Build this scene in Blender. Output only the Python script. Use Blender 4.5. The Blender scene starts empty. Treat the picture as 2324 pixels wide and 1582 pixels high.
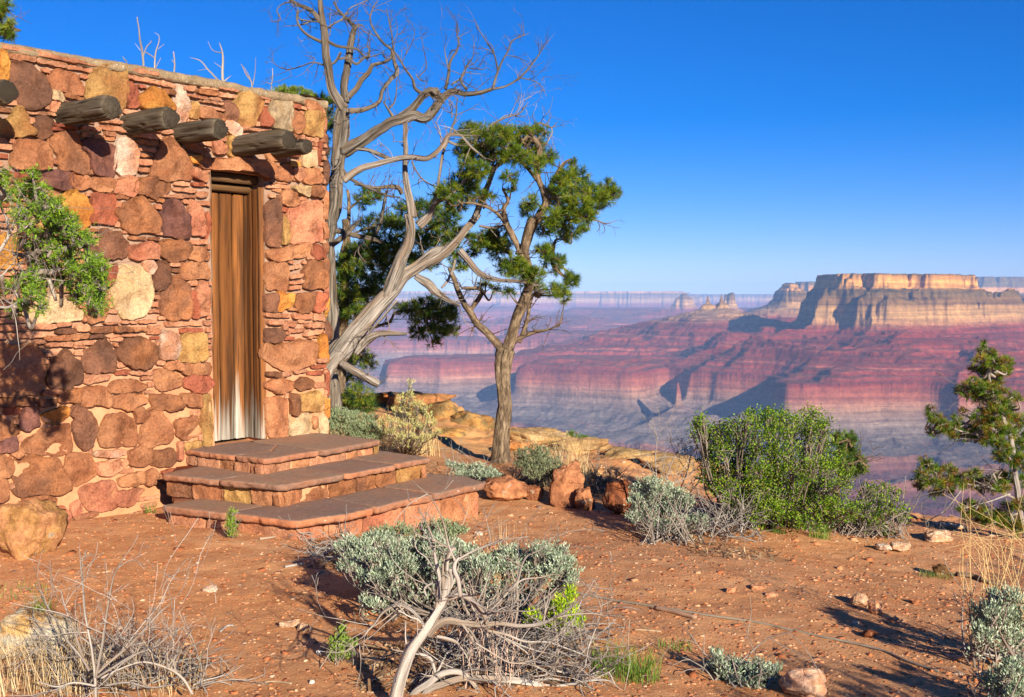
import bpy, math, random
import numpy as np
from mathutils import Vector
random.seed(7)
RNG = np.random.default_rng(11)
SC = bpy.context.scene
COL = SC.collection
R = math.radians

# ------------------------------------------------------------------ camera
EYE = 1.38
PITCH = math.atan(121 / 2570)
cam_d = bpy.data.cameras.new('camera'); cam = bpy.data.objects.new('camera', cam_d); COL.objects.link(cam)
cam_d.sensor_width = 36; cam_d.lens = 36 * 2570 / 2324
cam.location = (0, 0, EYE); cam.rotation_euler = (math.pi / 2 - PITCH, 0, 0)
cam_d.clip_start = 0.05; cam_d.clip_end = 90000
SC.camera = cam

def ray(px, py):
    u = (px - 1162) / 2570; v = (791 - py) / 2570
    c, s = math.cos(PITCH), math.sin(PITCH)
    y = c + v * s
    return np.array([u / y, 1.0, (v * c - s) / y])
def P(px, py, dy):
    r = ray(px, py) * dy
    return np.array([r[0], r[1], r[2] + EYE])
def Gz(px, py, z):
    r = ray(px, py); k = (z - EYE) / r[2]
    return np.array([r[0] * k, r[1] * k, z])

# ------------------------------------------------------------------ noise
def _h(i, j, k, s):
    n = (i * 374761393 + j * 668265263 + k * 2147483647 + s * 974634777) & 0xffffffff
    n = ((n ^ (n >> 13)) * 1274126177) & 0xffffffff
    n = ((n ^ (n >> 16)) * 2246822519) & 0xffffffff
    n = n ^ (n >> 15)
    return (n & 0xffffff) / float(0xffffff)
def vn(p, s=0):
    p = np.asarray(p, float)
    f = np.floor(p).astype(np.int64); w = p - f; w = w * w * (3 - 2 * w)
    i, j, k = f[..., 0], f[..., 1], f[..., 2]
    x, y, z = w[..., 0], w[..., 1], w[..., 2]
    def L(a, b, t): return a + (b - a) * t
    return L(L(L(_h(i, j, k, s), _h(i + 1, j, k, s), x), L(_h(i, j + 1, k, s), _h(i + 1, j + 1, k, s), x), y),
             L(L(_h(i, j, k + 1, s), _h(i + 1, j, k + 1, s), x), L(_h(i, j + 1, k + 1, s), _h(i + 1, j + 1, k + 1, s), x), y), z) * 2 - 1
def fbm(p, o=4, s=0, g=0.5):
    p = np.asarray(p, float); r = 0; a = 1; t = 0
    for q in range(o):
        r = r + a * vn(p * (2.03 ** q) + 17.3 * q, s + q); t += a; a *= g
    return r / t
def n1(x, s=0):
    x = np.asarray(x, float)
    return vn(np.stack([x, x * 0 + 0.37 + s * 3.1, x * 0 + 0.71], -1), s)

# ------------------------------------------------------------------ meshes
def lin(c):
    c = np.asarray(c, float) / 255.0
    return np.where(c <= 0.04045, c / 12.92, ((c + 0.055) / 1.055) ** 2.4)
class MB:
    def __init__(self): self.v = []; self.f = []; self.c = []; self.t = []; self.n = 0
    def add(self, v, f, c=None, t=None):
        v = np.asarray(v, float).reshape(-1, 3); k = len(v)
        if k == 0: return
        self.v.append(v)
        f = f if isinstance(f, (list, tuple)) else [f]
        for a in f:
            a = np.asarray(a, np.int64)
            if a.size: self.f.append(a + self.n)
        c = np.asarray((1, 1, 1) if c is None else c, float)
        self.c.append(np.broadcast_to(c, (k, 3)) if c.ndim < 2 else c)
        self.t.append(v if t is None else np.asarray(t, float).reshape(-1, 3))
        self.n += k
    def build(self, name, mat, parent=None, smooth=False, origin=None):
        me = bpy.data.meshes.new(name)
        V = np.concatenate(self.v) if self.v else np.zeros((3, 3))
        if origin is not None: V = V - np.asarray(origin)
        sizes = np.concatenate([np.full(len(a), a.shape[1]) for a in self.f])
        loops = np.concatenate([a.reshape(-1) for a in self.f])
        me.vertices.add(len(V)); me.vertices.foreach_set('co', V.astype(np.float32).reshape(-1))
        me.loops.add(len(loops)); me.loops.foreach_set('vertex_index', loops.astype(np.int32))
        me.polygons.add(len(sizes))
        st = np.concatenate([[0], np.cumsum(sizes)[:-1]])
        me.polygons.foreach_set('loop_start', st.astype(np.int32))
        me.polygons.foreach_set('loop_total', sizes.astype(np.int32))
        if smooth: me.polygons.foreach_set('use_smooth', np.ones(len(sizes), bool))
        a = me.attributes.new('col', 'FLOAT_COLOR', 'POINT')
        C = np.concatenate(self.c); C = np.concatenate([C, np.ones((len(C), 1))], 1)
        a.data.foreach_set('color', C.astype(np.float32).reshape(-1))
        b = me.attributes.new('tuv', 'FLOAT_VECTOR', 'POINT')
        b.data.foreach_set('vector', np.concatenate(self.t).astype(np.float32).reshape(-1))
        me.update(calc_edges=True); me.validate()
        me.materials.append(mat)
        o = bpy.data.objects.new(name, me); COL.objects.link(o)
        if origin is not None and parent is None: o.location = origin
        if parent is not None:
            o.parent = parent
            if origin is None: o.matrix_parent_inverse = parent.matrix_basis.inverted()
        return o
def tag(o, label, cat, group=None, kind=None):
    if label: o['label'] = label
    if cat: o['category'] = cat
    if group: o['group'] = group
    if kind: o['kind'] = kind
    return o
def thing(name, loc, label, cat, group=None):
    o = bpy.data.objects.new(name, None); COL.objects.link(o); o.empty_display_size = 0.1
    o.location = tuple(float(a) for a in loc)
    o.matrix_basis  # refresh
    return tag(o, label, cat, group)
def part(mb, name, mat, root, smooth=False, label=None):
    o = mb.build(name, mat, root, smooth, origin=np.array(root.location))
    if label: o['label'] = label
    return o
def single(mb, name, mat, loc, label, cat, group=None, smooth=False):
    o = mb.build(name, mat, None, smooth, origin=np.asarray(loc, float))
    return tag(o, label, cat, group)

def norm(a): return a / np.maximum(np.linalg.norm(a, axis=-1, keepdims=True), 1e-9)
def catmull(pts, sub=6):
    pts = np.asarray(pts, float)
    if len(pts) < 3: 
        k = np.linspace(0, 1, sub + 1)[:, None]
        return pts[0] * (1 - k) + pts[-1] * k if len(pts) == 2 else pts
    q = np.concatenate([[2 * pts[0] - pts[1]], pts, [2 * pts[-1] - pts[-2]]])
    out = []
    for i in range(1, len(q) - 2):
        for t in np.linspace(0, 1, sub, endpoint=False):
            a, b, c, d = q[i - 1], q[i], q[i + 1], q[i + 2]
            out.append(0.5 * ((2 * b) + (c - a) * t + (2 * a - 5 * b + 4 * c - d) * t * t + (3 * b - a - 3 * c + d) * t ** 3))
    out.append(q[-2])
    return np.array(out)
def tube(mb, pts, rad, sides=6, col=(1, 1, 1), ridge=0.0, seed=0, cap=True, groove=0.0):
    pts = np.asarray(pts, float); n = len(pts)
    rad = np.broadcast_to(np.asarray(rad, float), (n,))
    tan = norm(np.gradient(pts, axis=0))
    ref = np.array([0.0, 0, 1]) if abs(tan[0][2]) < 0.9 else np.array([1.0, 0, 0])
    u = norm(np.cross(tan[0], ref)); U = [u]
    for i in range(1, n):
        u = U[-1] - tan[i] * np.dot(U[-1], tan[i]); U.append(norm(u))
    U = np.array(U); Wv = np.cross(tan, U)
    L = np.concatenate([[0], np.cumsum(np.linalg.norm(np.diff(pts, axis=0), axis=1))])
    ang = np.linspace(0, 2 * math.pi, sides, endpoint=False)
    ca, sa = np.cos(ang), np.sin(ang)
    rr = rad[:, None] * np.ones(sides)
    if ridge:
        tw = L[:, None] * 1.7 + ang[None]
        fb = vn(np.stack([ca[None] * 4.5 + 0 * L[:, None], sa[None] * 4.5 + 0 * L[:, None], L[:, None] * 2.2 + seed + 0 * ang[None]], -1), 6) + .5 * vn(np.stack([ca[None] * 9 + 0 * L[:, None], sa[None] * 9 + 0 * L[:, None], L[:, None] * 5 + seed + 0 * ang[None]], -1), 8)
        rr = rr * (1 + ridge * (0.7 * fb + 0.4 * np.sin(3 * tw + seed) + 0.35 * np.sin(5 * tw + 2.1 * seed + L[:, None]) +
                                0.5 * vn(np.stack([ca[None] * 2 + 0 * L[:, None], sa[None] * 2 + 0 * L[:, None], L[:, None] * 3 + seed + 0 * ang[None]], -1), 3)))
    if groove:
        gq = np.abs(vn(np.stack([ca[None] * 5 + 0 * L[:, None], sa[None] * 5 + 0 * L[:, None], L[:, None] * 3.5 + seed + 0 * ang[None]], -1), 11))
        rr = rr * (1 - groove * np.clip(1 - gq / .10, 0, 1))
    v = pts[:, None] + rr[..., None] * (ca[None, :, None] * U[:, None] + sa[None, :, None] * Wv[:, None])
    r0 = float(max(rad.max(), 0.004))
    t = np.stack([ca[None] * r0 + 0 * L[:, None], sa[None] * r0 + 0 * L[:, None], L[:, None] + seed * 3.3 + 0 * ang[None]], -1)
    i = np.arange(n - 1)[:, None] * sides; j = np.arange(sides)[None]; j2 = (j + 1) % sides
    f = np.stack([i + j, i + j2, i + sides + j2, i + sides + j], -1).reshape(-1, 4)
    v = v.reshape(-1, 3); t = t.reshape(-1, 3)
    fs = [f]
    if cap:
        v = np.concatenate([v, pts[:1], pts[-1:]]); t = np.concatenate([t, [[0, 0, seed]], [[0, 0, L[-1] + seed]]])
        k = n * sides; jj = np.arange(sides)
        fs.append(np.stack([jj * 0 + k, (jj + 1) % sides, jj], -1))
        fs.append(np.stack([jj * 0 + k + 1, (n - 1) * sides + jj, (n - 1) * sides + (jj + 1) % sides], -1))
    mb.add(v, fs, col, t)

def box(mb, x0, y0, z0, x1, y1, z1, col=(1, 1, 1), M=None, seg=1, jit=0.0, seed=0):
    v = np.array([(x, y, z) for z in (z0, z1) for x, y in ((x0, y0), (x1, y0), (x1, y1), (x0, y1))], float)
    w = v if M is None else M(v)
    mb.add(w, [np.array([(0, 3, 2, 1), (4, 5, 6, 7), (0, 1, 5, 4), (1, 2, 6, 5), (2, 3, 7, 6), (3, 0, 4, 7)])], col, v + seed)

# ------------------------------------------------------------------ materials
def nodes(name):
    m = bpy.data.materials.new(name); m.use_nodes = True
    t = m.node_tree; b = t.nodes['Principled BSDF']
    b.inputs['Roughness'].default_value = 0.9
    b.inputs['Specular IOR Level'].default_value = 0.15
    return m, t, b
def N(t, typ, **kw):
    n = t.nodes.new(typ)
    for k, v in kw.items():
        if hasattr(n, k) and not k[0].isupper(): setattr(n, k, v)
    return n
def noise_fac(t, vec, scale, det=5, rough=0.6, lo=0.35, hi=0.65, stretch=None):
    if stretch is not None:
        mp = N(t, 'ShaderNodeMapping'); mp.inputs['Scale'].default_value = stretch
        t.links.new(vec, mp.inputs['Vector']); vec = mp.outputs[0]
    n = N(t, 'ShaderNodeTexNoise'); n.inputs['Scale'].default_value = scale; n.inputs['Detail'].default_value = det
    n.inputs['Roughness'].default_value = rough
    t.links.new(vec, n.inputs['Vector'])
    r = N(t, 'ShaderNodeMapRange'); r.inputs['From Min'].default_value = lo; r.inputs['From Max'].default_value = hi
    t.links.new(n.outputs[0], r.inputs['Value'])
    return r.outputs[0], n.outputs[0]
def mix(t, fac, a, b, mode='MIX'):
    m = N(t, 'ShaderNodeMix'); m.data_type = 'RGBA'; m.blend_type = mode; m.clamp_result = False
    for s, v in ((0, fac), (6, a), (7, b)):
        if isinstance(v, bpy.types.NodeSocket): t.links.new(v, m.inputs[s])
        elif s == 0: m.inputs[0].default_value = v
        else: m.inputs[s].default_value = (*v[:3], 1)
    return m.outputs[2]
def attr(t, name):
    a = N(t, 'ShaderNodeAttribute'); a.attribute_name = name
    return a
def bump(t, b, h, strength, dist):
    n = N(t, 'ShaderNodeBump'); n.inputs['Strength'].default_value = strength; n.inputs['Distance'].default_value = dist
    t.links.new(h, n.inputs['Height'])
    t.links.new(n.outputs[0], b.inputs['Normal'])
def mul(t, f, k):
    m = N(t, 'ShaderNodeMath'); m.operation = 'MULTIPLY'; t.links.new(f, m.inputs[0])
    if isinstance(k, bpy.types.NodeSocket): t.links.new(k, m.inputs[1])
    else: m.inputs[1].default_value = k
    return m.outputs[0]

def rock_mat(name, dark=(0.45, 0.36, 0.30), light=(1.25, 1.2, 1.1), scale=9, bs=0.6, bd=0.02, lichen=None):
    """vertex colour is the stone's own colour; noise adds mottling, grain and pits"""
    m, t, b = nodes(name)
    pos = attr(t, 'tuv').outputs['Vector']; c = attr(t, 'col').outputs['Color']
    f1, _ = noise_fac(t, pos, scale, 6, 0.65, 0.5, 0.72)
    f2, _ = noise_fac(t, pos, scale * 0.6, 5, 0.6, 0.5, 0.68, stretch=(1.3, 1.3, 1.9))
    f3, h = noise_fac(t, pos, scale * 7, 6, 0.7, 0.3, 0.7)
    c1 = mix(t, mul(t, f1, 0.9), c, mix(t, 1.0, c, dark, 'MULTIPLY'))
    c1 = mix(t, mul(t, f2, 0.6), c1, mix(t, 1.0, c, light, 'MULTIPLY'))
    g = mix(t, f3, (0.62, 0.6, 0.58), (1.32, 1.32, 1.3))
    c1 = mix(t, 1.0, c1, g, 'MULTIPLY')
    if lichen:
        fl, _ = noise_fac(t, pos, scale * 3.2, 4, 0.6, 0.63, 0.68)
        c1 = mix(t, mul(t, fl, 0.8), c1, lichen)
    t.links.new(c1, b.inputs['Base Color'])
    _, h2 = noise_fac(t, pos, scale * 2.2, 8, 0.72)
    bump(t, b, h2, bs, bd)
    return m
def wood_mat(name, c1, c2, c3, sc=(55, 55, 3.2), bs=0.7, bd=0.01):
    m, t, b = nodes(name)
    pos = attr(t, 'tuv').outputs['Vector']; c = attr(t, 'col').outputs['Color']
    f1, h = noise_fac(t, pos, 1.0, 6, 0.65, 0.38, 0.62, stretch=sc)
    f2, _ = noise_fac(t, pos, 1.0, 4, 0.6, 0.45, 0.62, stretch=(sc[0] * 0.3, sc[1] * 0.3, sc[2] * 0.6))
    f3, h3 = noise_fac(t, pos, 1.0, 3, 0.6, 0.60, 0.68, stretch=(sc[0] * 1.6, sc[1] * 1.6, sc[2] * 0.8))
    k = mix(t, f1, c1, c2); k = mix(t, mul(t, f2, 0.7), k, c3)
    k = mix(t, mul(t, f3, 0.75), k, (c1[0] * 0.2, c1[1] * 0.2, c1[2] * 0.2))
    k = mix(t, 1.0, k, c, 'MULTIPLY')
    t.links.new(k, b.inputs['Base Color'])
    bump(t, b, h, bs, bd)
    return m
def leaf_mat(name, trans=0.14, boost=(1.5, 1.4, 0.9)):
    m, t, b = nodes(name)
    c = attr(t, 'col').outputs['Color']
    c = mix(t, 1.0, c, boost, 'MULTIPLY'); t.links.new(c, b.inputs['Base Color']); b.inputs['Roughness'].default_value = 0.55
    b.inputs['Specular IOR Level'].default_value = 0.2
    if trans:
        tr = N(t, 'ShaderNodeBsdfTranslucent'); t.links.new(mix(t, 1.0, c, (1.3, 1.4, 0.6), 'MULTIPLY'), tr.inputs['Color'])
        ms = N(t, 'ShaderNodeMixShader'); ms.inputs[0].default_value = trans
        t.links.new(b.outputs[0], ms.inputs[1]); t.links.new(tr.outputs[0], ms.inputs[2])
        t.links.new(ms.outputs[0], t.nodes['Material Output'].inputs['Surface'])
    return m
M_BOULDER = rock_mat('boulder_stone', scale=6, bs=0.9, bd=0.05, lichen=(0.42, 0.36, 0.26))
M_LEAF = leaf_mat('foliage'); M_DRY = leaf_mat('dry_grass', 0.1, (1.0, 1.0, 1.0)); M_SAGE = leaf_mat('sage_foliage', 0.1, (1.14, 1.14, 0.98))
M_DEAD = wood_mat('dead_wood', (0.10, 0.085, 0.07), (0.42, 0.375, 0.33), (0.22, 0.14, 0.085), bs=1.0, bd=0.02)
M_DEAD2 = wood_mat('dark_dead_wood', (0.06, 0.05, 0.04), (0.27, 0.235, 0.195), (0.14, 0.09, 0.05), bs=1.0, bd=0.02)
M_SILVER = wood_mat('silver_wood', (0.22, 0.19, 0.165), (0.56, 0.52, 0.47), (0.34, 0.24, 0.16), bs=1.0, bd=0.012)
M_BARK = wood_mat('pine_bark', (0.085, 0.055, 0.032), (0.34, 0.245, 0.15), (0.12, 0.08, 0.05), sc=(30, 30, 14), bs=1.0, bd=0.02)
M_TWIG = wood_mat('grey_twigs', (0.22, 0.19, 0.165), (0.50, 0.46, 0.41), (0.26, 0.19, 0.14))
M_BEAM = wood_mat('beam_wood', (0.035, 0.027, 0.018), (0.155, 0.125, 0.09), (0.10, 0.068, 0.036), sc=(30, 30, 2.0), bs=1.0, bd=0.015)
# ------------------------------------------------------------------ sky and sun
SUN_DIR = np.array([0.444, -0.896])       # plan direction towards the sun
SUN_EL = R(18.5)
w = bpy.data.worlds.new('World'); SC.world = w; w.use_nodes = True
wt = w.node_tree; bg = wt.nodes['Background']
sky = wt.nodes.new('ShaderNodeTexSky'); sky.sky_type = 'NISHITA'; sky.sun_disc = False
sky.sun_elevation = SUN_EL; sky.sun_rotation = math.atan2(SUN_DIR[0], SUN_DIR[1])
sky.altitude = 2200; sky.air_density = 1.0; sky.dust_density = 0.0; sky.ozone_density = 4.0
hs = wt.nodes.new('ShaderNodeHueSaturation'); hs.inputs['Saturation'].default_value = 1.42; hs.inputs['Value'].default_value = 1.0
tn = wt.nodes.new('ShaderNodeMix'); tn.data_type = 'RGBA'; tn.blend_type = 'MULTIPLY'; tn.inputs[0].default_value = 1; tn.inputs[7].default_value = (1.0, 0.97, 1.42, 1)
wt.links.new(sky.outputs[0], hs.inputs['Color']); wt.links.new(hs.outputs[0], tn.inputs[6]); wt.links.new(tn.outputs[2], bg.inputs['Color'])
bg.inputs['Strength'].default_value = 0.053
sd = bpy.data.lights.new('sun', 'SUN'); so = bpy.data.objects.new('sun', sd); COL.objects.link(so)
sd.energy = 5.0; sd.angle = R(0.53); sd.color = (1.0, 0.90, 0.74)
dirv = Vector((-SUN_DIR[0] * math.cos(SUN_EL), -SUN_DIR[1] * math.cos(SUN_EL), -math.sin(SUN_EL)))
so.rotation_euler = dirv.to_track_quat('-Z', 'Y').to_euler(); so.location = (20, -40, 30)
SC.view_settings.view_transform = 'Standard'; SC.view_settings.look = 'None'
SC.view_settings.exposure = 0.85; SC.view_settings.gamma = 1
SC.cycles.use_denoising = True
SC.cycles.volume_bounces = 1; SC.cycles.max_bounces = 6; SC.cycles.diffuse_bounces = 1
SC.cycles.transparent_max_bounces = 4
# ------------------------------------------------------------------ the stone building
J = np.array([-2.06, 7.79, 0.0]); WD = np.array([math.sin(R(38)), math.cos(R(38)), 0.0]); WN = np.array([math.cos(R(38)), -math.sin(R(38)), 0.0])
UPV = np.array([0, 0, 1.0])
SILL = EYE - 1.04
def W(t, s, z):  # wall frame: along, out, up
    t, s, z = np.broadcast_arrays(np.asarray(t, float), np.asarray(s, float), np.asarray(z, float))
    return J + t[..., None] * WD + s[..., None] * WN + z[..., None] * UPV
def wall_tz(px, py, s=0.0):
    r = ray(px, py); o = J + s * WN
    k = np.dot(o[:2], WN[:2]) / np.dot(r[:2], WN[:2])
    p = r * k
    return np.dot(p[:2] - J[:2], WD[:2]), p[2] + EYE
TILE = {1: (0, 150), 2: (600, 200), 3: (0, 600), 4: (600, 650), 5: (0, 1050), 6: (600, 1100), 7: (0, 1500), 8: (600, 1550)}
def tile_px(k, x, y):
    ox, oy = TILE[k]; return (ox + x / 3.5156) / 1.6523, (oy + y / 3.5156) / 1.6523
SC1 = {}
def _desat(c):
    return tuple(q * .72 + m * .28 for q, m in zip(c, (178, 132, 104)))
SC0 = {'o': ((200, 136, 92), (166, 102, 66)), 'r': ((176, 90, 62), (150, 74, 54)), 'p': ((218, 146, 108), (196, 116, 88)),
       'y': ((224, 158, 62), (200, 122, 44)), 'g': ((200, 158, 88), (168, 116, 62)), 'b': ((172, 108, 66), (116, 74, 52)),
       'd': ((132, 86, 64), (86, 58, 46)), 'v': ((134, 84, 74), (92, 58, 60)), 'w': ((232, 206, 160), (212, 180, 130)),
       'k': ((212, 150, 116), (240, 220, 200)), 's': ((220, 156, 118), (192, 122, 88)), 'e': ((176, 156, 116), (214, 200, 168))}
SC1 = {k: tuple(_desat(q) for q in v) for k, v in SC0.items()}
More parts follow.
